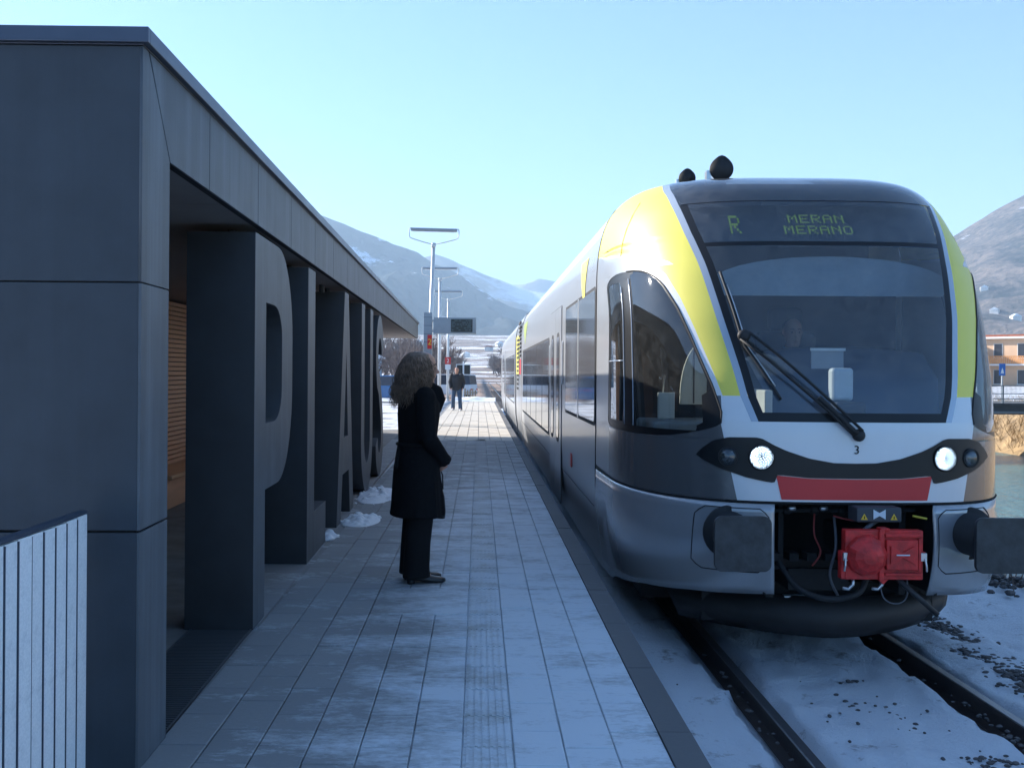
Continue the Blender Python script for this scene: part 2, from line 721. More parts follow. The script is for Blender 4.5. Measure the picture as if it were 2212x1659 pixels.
    mat('window_dark', (.04, .04, .05), .2)
    mat('roof_tile', (.32, .10, .045), .85, var=.25, scale=2)
    mat('bridge_dark', (.045, .05, .055), .7, var=.2)
    mat('bridge_rail', (.16, .18, .19), .6, .4)
    mat('sign_blue', (.03, .13, .45), .4)
    mat('car_blue', (.03, .10, .26), .25, .2, coat=.6)
    mat('van_white', (.72, .74, .76), .3, coat=.5)
    mat('tyre', (.015, .015, .015), .8)
    mat('fence_wood', (.42, .33, .22), .85, var=.25, scale=5)
    mat('asphalt', (.06, .06, .062), .9, var=.25, scale=2)


make_materials()


# ------------------------------------------------------------------ the ground
RAIL_Z = -0.55
TC = 2.65                     # track centre


def rise(y):
    return 55.0 * smooth(260, 1600, y) if y > 260 else 0.0


def ground_h(x, y):
    far = rise(y)
    if x < -1.5:
        z = -0.07 - 0.5 * smooth(56, 75, y) * smooth(-9, -2.5, x)
    elif x < 0.95:
        z = -0.72 if y < 59 else -0.66
    elif x < 5.0:
        z = -0.74
    elif x < 5.7:
        z = -0.74 + 0.12 * smooth(5.0, 5.6, x)
    elif x < 9.0:
        z = -0.62 - 2.9 * smooth(5.7, 9.0, x)
    elif x < 31:
        z = -3.9
    elif x < 38:
        z = -3.9 + 3.5 * smooth(31, 38, x)
    else:
        z = -0.4 + 1.2 * smooth(38, 80, x)
    k = smooth(140, 320, y)
    z = z * (1 - k) + k * (-.3)
    return z + far + (0.10 * fbm(x * .15, y * .15) if (y > 70 or x < -9 or x > 34) else 0)


def build_ground():
    xs = [-2500, -1600, -1000, -650, -420, -280, -190, -130, -90, -62, -44, -30, -21, -15, -11, -8, -6, -4.5, -3, -2, -1.51,
          -1.49, 0, .94, .96, 2, 3, 4, 4.99, 5.01, 5.3, 5.6, 5.75, 6.2, 6.8, 7.4, 8, 8.6, 9.2, 14, 20, 26, 31, 32.2, 33.4,
          34.6, 36, 38.2, 44, 54, 68, 85, 110, 150, 210, 300, 430, 620, 900, 1400, 2300]
    ys = [-400, -150, -60, -25, -10] + [i * 2.0 for i in range(-4, 40)] + [80 + 6 * i for i in range(20)] + \
         [200 + 25 * i for i in range(17)] + [620 + 70 * i for i in range(16)] + [1800, 2200, 3000, 4500]
    mb = MB()
    mb.grid([[(x, y, ground_h(x, y)) for x in xs] for y in ys])
    m = len(xs) - 1
    for k in range(len(mb.f)):
        i, j = divmod(k, m)
        x = (xs[j] + xs[j + 1]) / 2
        y = (ys[i] + ys[i + 1]) / 2
        if y > 200:
            mi = 4
        elif x < -1.5:
            mi = 0
        elif x < 5.0:
            mi = 1 if y < 62 else 2
        elif x < 5.75:
            mi = 1
        elif x < 9.1:
            mi = 3
        elif x < 31:
            mi = 3
        elif x < 40:
            mi = 5
        else:
            mi = 0
        if 70 < y <= 200 and -9 < x < 1:
            mi = 2
        mb.m[k] = mi
    mb.build('ground', ['plot_snow', 'track_snow', 'ballast', 'bank_earth', 'valley', 'dry_grass'], smooth=True, recalc=False,
             kind='structure', label='snowy ground of the valley beside the railway')
    r = MB()
    r.grid([[(x, y, -3.25) for x in (7.6, 12, 18, 24, 30, 34)] for y in [-60 + 20 * i for i in range(24)]])
    r.build('river', 'river', recalc=False, kind='structure', label='shallow teal river running beside the railway')


def build_mountain(name, mname, ridge, Yr, foot_y_px, Yf, label, amp, nu=170, nv=56, seed=0, back=900):
    """ridge: skyline in picture angles, stood up at distance Yr; the flank falls to a foot at distance Yf"""
    F_ = 2200.0
    pts = []
    for px, py in ridge:
        pts.append(((px - 1035) / F_ * Yr, 1.62 + (803 - py) / F_ * Yr))
    zf = 1.62 + (803 - foot_y_px) / F_ * Yf
    x0, x1 = pts[0][0], pts[-1][0]
    rows = []
    for j in range(nv + 1 + 8):
        row = []
        for i in range(nu + 1):
            x = x0 + (x1 - x0) * i / nu
            zr = lerp_tab(x, pts)
            if j <= nv:
                v = j / nv
                y = Yr + (Yf - Yr) * v
                xx = x * (1 - .18 * v)
                prof = (1 - v) ** 1.12
            else:
                v = (j - nv) / 8
                y = Yr + back * v
                xx = x
                prof = 1 - v
            z = zf + (zr - zf) * prof
            a = amp * (0.25 + math.sin(math.pi * min(v, 1)) * 1.0) if j <= nv else amp * .3
            gul = abs(fbm(xx * .0042 + seed, y * .0016, seed, 5))
            z += a * (fbm(xx * .004 + seed, y * .004, seed * 1.7, 6) * .7 - gul * .9)
            row.append((xx, y, z))
        rows.append(row)
    order = rows[nv + 1:][::-1] + rows[:nv + 1]
    MB().grid(order).build(name, mname, smooth=True, recalc=True, kind='structure', label=label)


def build_mountains():
    build_mountain('mountain', 'mountain_forest',
                   [(200, 300), (480, 385), (640, 440), (690, 462), (740, 480), (796, 502), (847, 526), (901, 546),
                    (915, 554), (932, 566), (991, 592), (1067, 641), (1118, 668), (1170, 695), (1260, 740), (1400, 775)],
                   2300, 738, 1350, 'blue hazy forested mountain with a snow patch behind the lamp posts', 46, seed=3.1)
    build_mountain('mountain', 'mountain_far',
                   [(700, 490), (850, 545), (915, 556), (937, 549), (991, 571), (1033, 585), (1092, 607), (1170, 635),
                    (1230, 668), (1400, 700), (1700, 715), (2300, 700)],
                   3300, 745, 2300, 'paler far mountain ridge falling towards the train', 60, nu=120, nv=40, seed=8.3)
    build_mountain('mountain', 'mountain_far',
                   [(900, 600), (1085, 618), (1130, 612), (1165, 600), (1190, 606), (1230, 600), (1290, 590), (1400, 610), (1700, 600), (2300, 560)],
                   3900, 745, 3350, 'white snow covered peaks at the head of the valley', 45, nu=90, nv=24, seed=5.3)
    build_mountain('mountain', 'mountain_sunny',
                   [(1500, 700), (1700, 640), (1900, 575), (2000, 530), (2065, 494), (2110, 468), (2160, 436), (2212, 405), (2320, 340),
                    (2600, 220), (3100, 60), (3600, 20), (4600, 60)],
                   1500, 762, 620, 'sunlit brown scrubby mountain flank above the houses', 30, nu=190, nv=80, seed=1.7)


# ------------------------------------------------------------------ platform
PX0, PX1 = -1.385, 0.82
NCOL = 10
CW = (PX1 - PX0) / NCOL


def build_platform():
    plat = MB()
    # slab with a shallow recess under the pavers
    plat.box(-1.50, .955, -6, 57.5, -.70, -.016)
    base = plat.build('platform', ['paver_bed'], kind='structure', label='paved station platform dusted with snow')
    k = MB()
    k.box(.93, .965, -6, 57.5, -.75, -.052)
    k.build('edge_face', 'edge_stone', base)

    def paver_mesh(l, w=CW, g=.005, name='paver', matn='paver'):
        b = MB().box(-w / 2 + g / 2, w / 2 - g / 2, -l / 2 + g / 2, l / 2 - g / 2, -.03, 0)
        me = b.mesh(name)
        bm = bmesh.new()
        bm.from_mesh(me)
        bmesh.ops.bevel(bm, geom=[e for e in bm.edges if all(v.co.z > -.01 for v in e.verts)], offset=.004, segments=1,
                        affect='EDGES')
        bmesh.ops.recalc_face_normals(bm, faces=bm.faces)
        bm.to_mesh(me)
        bm.free()
        me.materials.append(MATS[matn])
        return me
    full, half = paver_mesh(.4), paver_mesh(.2)
    # ribbed guide paver
    t = MB().box(-CW / 2 + .004, CW / 2 - .004, -.196, .196, -.03, -.001)
    for i in range(6):
        x = -CW / 2 + .025 + i * (CW - .05) / 5
        t.box(x - .007, x + .007, -.19, .19, -.002, .003)
    tact = t.mesh('guide_paver')
    tact.materials.append(MATS['tactile_paver'])
    rnd = random.Random(3)

    def put(name, me, x, y):
        o = bpy.data.objects.new(name, me)
        COL.objects.link(o)
        o.parent = base
        o.location = (x, y, rnd.uniform(-.0022, .0022))
        o.rotation_euler = (rnd.gauss(0, .0018), rnd.gauss(0, .0025), rnd.gauss(0, .003))
        return o
    rest = MB()
    Y0, YI0, YI1 = -4.8, 3.6, 15.6

    def loose(x, y, l, w=CW):
        dz = rnd.uniform(-.002, .002)
        rest.box(x - w / 2 + .0035, x + w / 2 - .0035, y - l / 2 + .0035, y + l / 2 - .0035, -.03, dz)
    for c in range(NCOL):
        x = PX0 + CW * (c + .5)
        off = .2 if (c % 2 and c != 6) else 0.0
        y = Y0 - off
        while y < 24.0:
            yc = y + .2
            near = YI0 <= yc <= YI1
            if c in (3, 4, 5) and y + .39 > 6.8 and y < 7.59:          # room for the access cover
                if y < 6.79:
                    put('paver', half, x, y + .1)
                elif y + .4 > 7.61:
                    put('paver', half, x, y + .3)
            elif c == 6:
                if near:
                    put('guide_paver', tact, x, yc)
                else:
                    rest.box(x - CW / 2 + .004, x + CW / 2 - .004, yc - .196, yc + .196, -.03, 0)
            elif near:
                put('paver', full, x, yc)
            else:
                loose(x, yc, .4)
            y += .4
    rest.build('paver', 'paver', base, kind='stuff')
    far = MB()
    w = (PX1 - PX0) / 8
    for c in range(8):
        x = PX0 + w * (c + .5)
        y = 24.2 + (c % 2) * .55
        far.box(x - w / 2 + .008, x + w / 2 - .008, 24.02, y - .03, -.03, 0)
        while y < 57.2:
            l = min(1.35, 57.4 - y)
            dz = rnd.uniform(-.003, .003)
            far.box(x - w / 2 + .008, x + w / 2 - .008, y, y + l - .03, -.03, dz)
            y += l
    far.build('far_slab', 'far_paver', base, kind='stuff')
    cov = MB().box(PX0 + CW * 3 + .006, PX0 + CW * 6 - .006, 6.806, 7.594, -.03, .002)
    cov.build('access_cover', 'paver', base, bevel=.004)
    es = MB().box(-.072, .072, -.496, .496, -.05, 0)
    em = es.mesh('edge_stone')
    em.materials.append(MATS['edge_stone'])
    for i in range(58):
        o = put('edge_stone', em, .895, 1.1 + i)
        o.rotation_euler = (0, 0, rnd.gauss(0, .0012))
    e2 = MB()
    for i in range(6):
        e2.box(.823, .967, -4.4 + i, -3.41 + i, -.05, 0)
    e2.build('edge_stone', 'edge_stone', base)

    # snow lying at the end of the platform, blown heaps at the letters
    s = MB()
    rows = []
    for j in range(14):
        y = 55.2 + j * .18
        rows.append([(x, y, .006 + .22 * smooth(55.2, 56.0, y) * (1 - smooth(57.0, 57.45, y)) * (.8 + .5 * fbm(x * .8, y * .8)))
                     for x in [-1.4 + .1 * i for i in range(24)]])
    s.grid(rows).build('snow_bank', 'snow', smooth=True, label='low bank of ploughed snow across the platform end', cat='snow bank', kind='stuff')


def heap(x, y, rx, ry, h, seed, label):
    """shovelled lumps of snow melted together"""
    rnd = random.Random(seed)
    mb = MB()
    for i in range(70):
        u, v = rnd.gauss(0, .42), rnd.gauss(0, .42)
        r = math.hypot(u, v)
        if r > 1:
            continue
        s = rnd.uniform(.10, .30) * h * (1.15 - r * .6)
        mb.ball((x + u * rx, y + v * ry, h * max(0, (1 - r)) * rnd.uniform(.1, .75)), s * rnd.uniform(.9, 1.7), s * rnd.uniform(.9, 1.7), s * rnd.uniform(.7, 1.0), 10)
    mb.ell([(x, y, -.02, rx * .85, ry * .85), (x, y, .0, rx * .8, ry * .8), (x, y, h * .3, rx * .4, ry * .45)], 20)
    o = mb.build('snow_heap', 'snow', label=label, cat='snow heap', group='snow heaps along the letters')
    remesh(o, .014, 3)


# ------------------------------------------------------------------ track
def build_track():
    tr = empty('railway_track', (TC, 0, RAIL_Z), label='single railway track half buried in snow beside the platform', cat='railway track')
    g = .7175
    prof = [(-.036, 0), (-.036, -.03), (-.012, -.045), (-.010, -.13), (-.07, -.148), (-.07, -.16), (.07, -.16), (.07, -.148),
            (.010, -.13), (.012, -.045), (.036, -.03), (.036, 0), (.028, .006), (-.028, .006)]
    ys = [-12, -4, 0, 5, 12, 30, 60, 120, 250, 420]
    for s in (-1, 1):
        mb = MB()
        cx = s * (g + .036)
        rr = [[(cx + a, y, b) for a, b in prof] for y in ys]
        mb.rings(rr)
        n = len(prof)
        for k in range(len(mb.f) - 2):
            if k % n in (11, 12, 13):
                mb.m[k] = 1
        mb.build('rail', ['rail_side', 'rail_head'], tr)
    sm = MB().box(-1.25, 1.25, -.12, .12, -.30, -.165).mesh('sleeper')
    sm.materials.append(MATS['sleeper'])
    for i in range(110):
        o = bpy.data.objects.new('sleeper', sm)
        COL.objects.link(o)
        o.parent = tr
        o.location = (0, 55 + i * .62, .06)
    # snow lying in and beside the track: a lumpy sheet with a melted gutter along each rail
    rnd = random.Random(5)
    rows = []
    ys = [.4 + i * .09 for i in range(150)] + [14 + i * .8 for i in range(60)]
    xs = [.967 + i * .06 for i in range(80)]
    rl = (TC - g - .036, TC + g + .036)
    for y in ys:
        row = []
        for x in xs:
            z = -.585 - .02 * fbm(x * 1.2, y * .8, 3) + .022 * fbm(x * 5, y * 5, 1, 7)
            if x > 4.3:
                z -= .03
            z -= .05 * (1 - smooth(.967, 1.3, x)) * -1.0
            for r in rl:
                wob = .095 + .05 * fbm(y * 2.2, r, 2) + (.05 if (x - r) < 0 else .0)
                z -= .15 * (1 - smooth(wob * .75, wob * 1.5, abs(x - r)))
            row.append((x, y, z))
        rows.append(row)
    MB().grid(rows).build('track_snow', 'track_snow', smooth=True, recalc=False, kind='structure', label='snow lying between and beside the rails')
    # gravel shoulder beyond the far rail, loose clods between the rails
    def stones(name, spots, label):
        mb = MB()
        for (x, y, z, s) in spots:
            n = 6
            ph = rnd.uniform(0, 6)
            el = rnd.uniform(.6, 1.5)
            rr = []
            for (h, q) in ((-.4, .7), (.05, 1.0), (.42, .55)):
                rr.append([(x + s * q * math.cos(ph + 2 * math.pi * k / n) * rnd.uniform(.8, 1.15) * el,
                            y + s * q * math.sin(ph + 2 * math.pi * k / n) * rnd.uniform(.8, 1.15), z + h * s) for k in range(n)])
            mb.rings(rr)
        mb.build(name, 'stone', kind='stuff', label=label, cat='gravel')
    sp = []
    for i in range(9000):
        y = 4.6 + 25 * rnd.random() ** 1.5
        x = 3.98 + rnd.gauss(0, .10) + .12 * fbm(y * .5, 2.2) + .08 * fbm(y * 2.5, 7.2)
        sp.append((x, y, -.590 + rnd.uniform(-.022, .012), rnd.uniform(.010, .030)))
    stones('gravel', sp, 'dark gravel strip showing through the snow beside the far rail')
    sp = []
    for (cx, cy_, sx, sy, n) in ((2.68, 7.3, .06, .01, 12), (2.65, 6.7, .16, .12, 22), (2.58, 6.3, .10, .05, 9), (2.92, 5.82, .09, .05, 34), (2.3, 5.9, .2, .2, 3),
                                 (3.26, 6.2, .025, .7, 46), (1.5, 6.4, .2, .4, 3), (3.24, 5.7, .03, .25, 26), (2.5, 6.6, .35, .5, 9), (1.79, 6.5, .015, .9, 26)):
        for i in range(n):
            sp.append((rnd.gauss(cx, sx), rnd.gauss(cy_, sy), -.574 - .014 * rnd.random(), rnd.uniform(.006, .020)))
    stones('clods', sp, 'small dark clods lying on the snow between the rails')
    sp = []
    for i in range(1600):
        y = 5 + 55 * rnd.random() ** 1.5
        sp.append((rnd.gauss(5.68, .13), y, -.60 + rnd.uniform(-.03, .06), rnd.uniform(.02, .065)))
    stones('bank_stones', sp, 'dark rough stones along the top of the river bank')
    # dark scrub along the top of the river bank
    mb = MB()
    for i in range(900):
        y = rnd.uniform(4, 60)
        x = rnd.gauss(5.85, .18)
        z = ground_h(x, y)
        a = rnd.uniform(0, 6.28)
        l = rnd.uniform(.10, .40)
        b = Vector((x, y, z - .05))
        e = b + Vector((math.cos(a) * l * .5, math.sin(a) * l * .5, l))
        mb.tube([b, (b + e) / 2 + Vector((rnd.gauss(0, .02), rnd.gauss(0, .02), .02)), e], [.008, .006, .002], 3, cap=False)
    mb.build('bank_scrub', 'bark', kind='stuff', label='dark leafless scrub along the edge of the river bank', cat='scrub')


# ------------------------------------------------------------------ station shelter with the letters
def arc(cx, cy_, rx, ry, a0, a1, n=12):
    return [(cx + rx * math.cos(R(a0 + (a1 - a0) * i / n)), cy_ + ry * math.sin(R(a0 + (a1 - a0) * i / n))) for i in range(n + 1)]


def letter_outlines():
    H_ = 2.5
    P = [[(0, 0), (.36, 0), (.36, .84)] + [(.75, .84)] + arc(.80, 1.50, .60, .66, -85, 0, 10) + arc(.80, 1.86, .60, .64, 0, 90, 10) + [(0, H_)],
         [(.36, 1.28), (.36, 2.08), (.66, 2.08)] + arc(.66, 1.86, .30, .22, 90, 0, 6)[1:] + arc(.66, 1.50, .30, .22, 0, -90, 6)]
    L = [[(0, 0), (1.15, 0), (1.15, .39), (.40, .39), (.40, H_), (0, H_)]]
    w = 1.6
    A = [[(0, 0), (.36, 0), (.50, .5), (1.10, .5), (1.24, 0), (w, 0), (.98, H_), (.62, H_)],
         [(.61, .90), (.99, .90), (.80, 1.85)]]
    w = 1.6
    U = [[(0, H_)] + [(0, .75)] + arc(.80, .75, .80, .75, 180, 360, 22)[1:] + [(w, H_), (w - .40, H_)] +
         arc(.80, .75, .40, .36, 360, 180, 16) + [(.40, H_)]]
    # S built as a thick stroke
    c = []
    c += arc(.70, 1.86, .52, .46, 10, 90, 8)
    c += arc(.70, 1.86, .50, .46, 90, 225, 12)[1:]
    c += [(.62, 1.42), (.80, 1.24), (.98, 1.08)]
    c += arc(.70, .64, .50, .46, 35, -90, 12)
    c += arc(.70, .64, .52, .46, -90, -170, 8)[1:]
    th = .18
    left, right = [], []
    for i, p in enumerate(c):
        a = c[max(i - 1, 0)]
        b = c[min(i + 1, len(c) - 1)]
        dx, dy = b[0] - a[0], b[1] - a[1]
        ln = math.hypot(dx, dy)
        nx, ny = -dy / ln, dx / ln
        left.append((p[0] + nx * th, p[1] + ny * th))
        right.append((p[0] - nx * th, p[1] - ny * th))
    S = [left + right[::-1]]
    return {'P': P, 'L': L, 'A': A, 'U': U, 'S': S}


BX, BY, BROT = -1.362, 4.1, R(0.83)


def build_station():
    st = empty('station_building', (BX, BY, 0), BROT,
               label='dark grey flat roofed station shelter with giant letters holding up its front', cat='building')
    LEN = 24.4
    DEP = 4.6
    ZS, ZF, ZC = 2.53, 2.92, 2.99
    # near end wall: dark core with boards, 6 mm open joints
    core = MB().box(-DEP, -.02, .02, .36, 0, ZF - .01)
    core.build('wall_core', 'joint', st)
    for z0, z1 in ((0, .961), (.967, 1.967), (1.973, ZF)):
        if z1 < ZF - .01:
            MB().box(-DEP, -.012, 0, .012, z0 + .004, z1).build('wall_panel', 'wall_board', st, bevel=.002)
            MB().box(-.012, 0, 0, .38, z0 + .004, z1).build('wall_panel', 'facade_board', st, bevel=.002)
            MB().box(-.46, -.013, .365, .38, z0 + .004, z1).build('wall_panel', 'wall_board', st, bevel=.002)
        else:
            MB().box(-DEP, -.012, 0, .012, z0, z1).build('wall_panel', 'wall_board', st, bevel=.002)
            # corner board with the slanting joint
            me = extruded([[(0, z0), (.38, z0), (.38, ZS), (.07, ZF), (0, ZF)]], .012)
            me.transform(Matrix(((0, 0, -1, 0), (1, 0, 0, 0), (0, 1, 0, 0), (0, 0, 0, 1))))
            o = link('wall_panel', me, 'facade_board', st)
            MB().box(-.46, -.013, .365, .38, z0, ZS).build('wall_panel', 'wall_board', st, bevel=.002)
    # fascia
    MB().box(-.05, -.013, .40, LEN - .012, ZS + .004, ZF - .01).build('fascia_core', 'joint', st)
    y = 1.08
    first = extruded([[(.393, ZS + .002), (y - .006, ZS + .002), (y - .006, ZF), (.092, ZF)]], .012)
    first.transform(Matrix(((0, 0, -1, 0), (1, 0, 0, 0), (0, 1, 0, 0), (0, 0, 0, 1))))
    o = link('fascia_panel', first, 'facade_board', st)
    while y < LEN - .1:
        y2 = min(y + 1.22, LEN)
        MB().box(-.012, 0, y + .005, y2 - .005, ZS + .002, ZF).build('fascia_panel', 'facade_board', st, bevel=.0015)
        y = y2
    MB().box(-DEP, -.013, LEN - .012, LEN, ZS + .002, ZF).build('fascia_panel', 'facade_board', st, bevel=.0015)
    # soffit boards
    y = .385
    ys = [.385, 1.57, 3.9, 6.0, 8.1, 10.3, 12.5, 14.7, 16.9, 19.1, 21.3, 23.2, LEN - .015]
    for a, b in zip(ys, ys[1:]):
        MB().box(-DEP, -.052, a + .006, b - .006, ZS + .010, ZS + .020).build('soffit_panel', 'soffit', st)
    roof = MB().box(-DEP, -.055, .02, LEN - .02, ZS + .025, ZF - .02)
    roof.build('roof', 'roof_felt', st)
    c = MB()
    c.box(-DEP - .03, .03, -.03, .0, ZF + .008, ZC)
    c.box(0, .03, 0, LEN + .03, ZF + .008, ZC)
    c.box(-DEP - .03, .0, LEN, LEN + .03, ZF + .008, ZC)
    c.box(-DEP - .03, .0, 0, LEN, ZF + .005, ZC - .01)
    c.build('coping', 'coping', st, bevel=.003)
    # closed back, wooden room
    MB().box(-DEP, -DEP + .12, .38, LEN - .3, 0, ZS - .02).build('back_wall', 'inner_wall', st)
    rm = MB().box(-DEP + .12, -2.56, 7.4, LEN - .5, 0, ZS - .014)
    room = rm.build('waiting_room', 'inner_wall', st)
    n = 35
    sm = MB().box(-.02, .02, 0, LEN - .5 - 7.4, -.0235, .0235).mesh('slat')
    sm.materials.append(MATS['wood'])
    for i in range(n):
        o = bpy.data.objects.new('slat', sm)
        COL.objects.link(o)
        o.parent = room
        o.location = (-2.535, 7.4, .42 + i * .0605)
    sm2 = MB().box(DEP * -1 + .13, -2.515, -.02, .02, -.0235, .0235).mesh('slat')
    sm2.materials.append(MATS['wood'])
    for i in range(n):
        o = bpy.data.objects.new('slat', sm2)
        COL.objects.link(o)
        o.parent = room
        o.location = (0, 7.38, .42 + i * .0605)
    bench = empty('wall_bench', (BX, BY, 0), BROT, label='orange wooden bench along the slatted wall inside the shelter', cat='bench')
    MB().box(-2.50, -2.04, 7.6, 20, .355, .40).build('seat', 'wood_light', bench, bevel=.006)
    MB().box(-2.50, -2.12, 7.65, 19.95, .0, .35).build('base', 'wood', bench)
    MB().box(-DEP, -.4, .38, LEN, -.05, -.012).build('floor', 'shelter_floor', st)
    fl = MB().box(-.42, -.02, .40, LEN, -.05, -.02)
    fl.build('gutter', 'edge_stone', st)
    g = MB()
    for i in range(62):
        g.box(-.40, -.03, .44 + i * .030, .452 + i * .030, -.02, -.006)
    for x in (-.405, -.03):
        g.box(x - .006, x + .006, .43, 2.32, -.02, -.005)
    g.build('floor_grating', 'grate', st)
    pv = MB()
    for i in range(30):
        pv.box(-.415, -.005, 2.34 + i * .6, 2.93 + i * .6, -.04, -.010)
    pv.build('threshold_slab', 'paver', st)
    # the letters
    pos = {'P': 2.30, 'L': 4.48, 'A': 6.48, 'U': 8.96, 'S': 11.1}
    for ch, ol in letter_outlines().items():
        me = extruded(ol, .43)
        me.materials.append(MATS['letter_board'])
        me.materials.append(MATS['letter_side'])
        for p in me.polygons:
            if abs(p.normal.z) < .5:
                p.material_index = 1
        me.transform(Matrix(((0, 0, 1, -.445), (1, 0, 0, pos[ch]), (0, 1, 0, -.012), (0, 0, 0, 1))))
        o = link('letter', me, [], st, bevel=.004)
        o['label'] = 'giant dark grey letter %s standing under the roof edge' % ch
        # steel pins carrying the roof
        for dy in (.25, .7 if ch != 'L' else .3):
            p = MB().tube([(-.22, pos[ch] + dy, 2.45), (-.22, pos[ch] + dy, ZS)], .03, 8)
            p.build('pin', 'letter_side', st)
    return st


def build_slat_fence():
    f = empty('slat_fence', (-1.56, 4.02, 0), 0, label='pale galvanised metal fence of upright slats against the dark end wall', cat='fence')
    me = MB().box(-.016, .016, -.0445, .0445, .03, 1.045).mesh('slat')
    me.materials.append(MATS['galvanised'])
    rnd = random.Random(2)
    for i in range(56):
        o = bpy.data.objects.new('slat', me)
        COL.objects.link(o)
        o.parent = f
        o.location = (rnd.uniform(-.003, .003), -.052 - i * .1, rnd.uniform(-.004, .004))
        o.rotation_euler = (0, 0, rnd.gauss(-.03, .02))
    seam = MB().box(-.004, .021, -.003, .003, .03, 1.04).mesh('gap_shade_strip')  # dark strip added to draw the shade in the gaps between slats
    seam.materials.append(MATS['coping'])
    for i in range(56):
        o = bpy.data.objects.new('gap_shade_strip', seam)
        COL.objects.link(o)
        o.parent = f
        o.location = (0, -.102 - i * .1, 0)
    MB().box(-.045, -.017, -5.65, 0, .15, .20).box(-.045, -.017, -5.65, 0, .85, .90).build('crossbar', 'galvanised', f)
    MB().box(-.018, .018, -5.65, 0, 1.05, 1.062).build('top_rail', 'coping', f)
    for i in range(4):
        MB().box(-.085, -.046, -.2 - i * 1.7, -.15 - i * 1.7, -.05, .98).build('post', 'galvanised', f)


# ------------------------------------------------------------------ the train
ZT, ZSH = 3.37, 2.45


def bodyW(z):
    if z <= ZSH:
        return 1.5 - 0.08 * smooth(.5, -.3, z)
    t = min((z - ZSH) / (ZT - ZSH), 1)
    return 1.5 * max(1 - t ** 2.3, 0) ** (1 / 8)


D0_TAB = [(-.3, 7.30), (.06, 7.22), (.7, 7.16), (1.0, 7.17), (1.28, 7.18), (1.6, 7.26), (2.04, 7.44), (2.4, 7.63), (2.72, 7.85),
          (3.01, 8.08), (3.18, 8.30), (3.28, 8.58), (3.34, 8.95), (3.37, 9.35)]


def d0(z):
    # smooth the table a little
    return (lerp_tab(z - .06, D0_TAB) + lerp_tab(z, D0_TAB) * 2 + lerp_tab(z + .06, D0_TAB)) / 4


def d1(z):
    return 9.0 + 1.0 * smooth(2.0, 3.35, z)


def NP(s, z, off=0.0):
    """point of the nose skin: s=0 front centre, |s|=1 where the straight side starts, |s|=2 the rear joint"""
    w = bodyW(z)
    a = abs(s)
    sg = 1 if s >= 0 else -1
    if a <= 1:
        th = a * math.pi / 2
        u = w * math.sin(th) ** (2 / 3.6)
        d = d1(z) - (d1(z) - d0(z)) * max(math.cos(th), 0) ** (2 / 2.2)
    else:
        u = w
        d = d1(z) + (10.0 - d1(z)) * (a - 1)
    p = Vector((sg * u, d, z))
    if off:
        e = .004
        za, zb = min(z + e, ZT - 1e-5), z - e
        aa = max(abs(s), .02) * sg
        t1 = NP(aa + e, zb) - NP(aa - e, zb)
        t2 = NP(aa, za) - NP(aa, zb)
        n = t1.cross(t2)
        if n.length > 1e-12:
            n.normalize()
            if n.y > 0.001 and abs(s) < .9 or (abs(s) >= .9 and n.x * sg < 0):
                n = -n
            p = p + n * off
    return p


def s_of_u(u, z):
    r = min(abs(u) / bodyW(z), 1)
    return (1 if u >= 0 else -1) * math.asin(min(r ** 1.8, 1)) * 2 / math.pi


def UP(u, z, off=0.0):
    return NP(s_of_u(u, z), z, off)


HW = [(1.28, .665), (1.46, .728), (1.7, .775), (2.04, .848), (2.477, .925), (2.74, .985), (3.01, 1.03), (3.18, 1.04), (3.27, 1.0), (3.33, .86), (3.37, 0)]
S_ARC = [(1.140, -.70), (1.146, -.56), (1.160, -.47), (1.185, -.39), (1.207, -.335), (1.235, -.285), (1.262, -.266), (1.344, -.262), (1.517, -.288), (1.684, -.322), (1.911, -.367),
         (2.125, -.417), (2.298, -.474), (2.36, -.505), (2.411, -.548), (2.442, -.592), (2.459, -.635), (2.466, -.69), (2.470, -.78)]
S_REAR = [(1.140, -.70), (1.148, -.93), (1.165, -1.00), (1.19, -1.045), (1.22, -1.06), (2.36, -1.02), (2.41, -.985), (2.44, -.94), (2.458, -.88), (2.470, -.78)]
S_YEL = [(1.46, -.256), (1.7, -.297), (1.95, -.345), (2.2, -.400), (2.4, -.46), (2.52, -.55), (2.60, -.73), (2.66, -.97), (2.71, -1.4), (2.735, -2.0)]


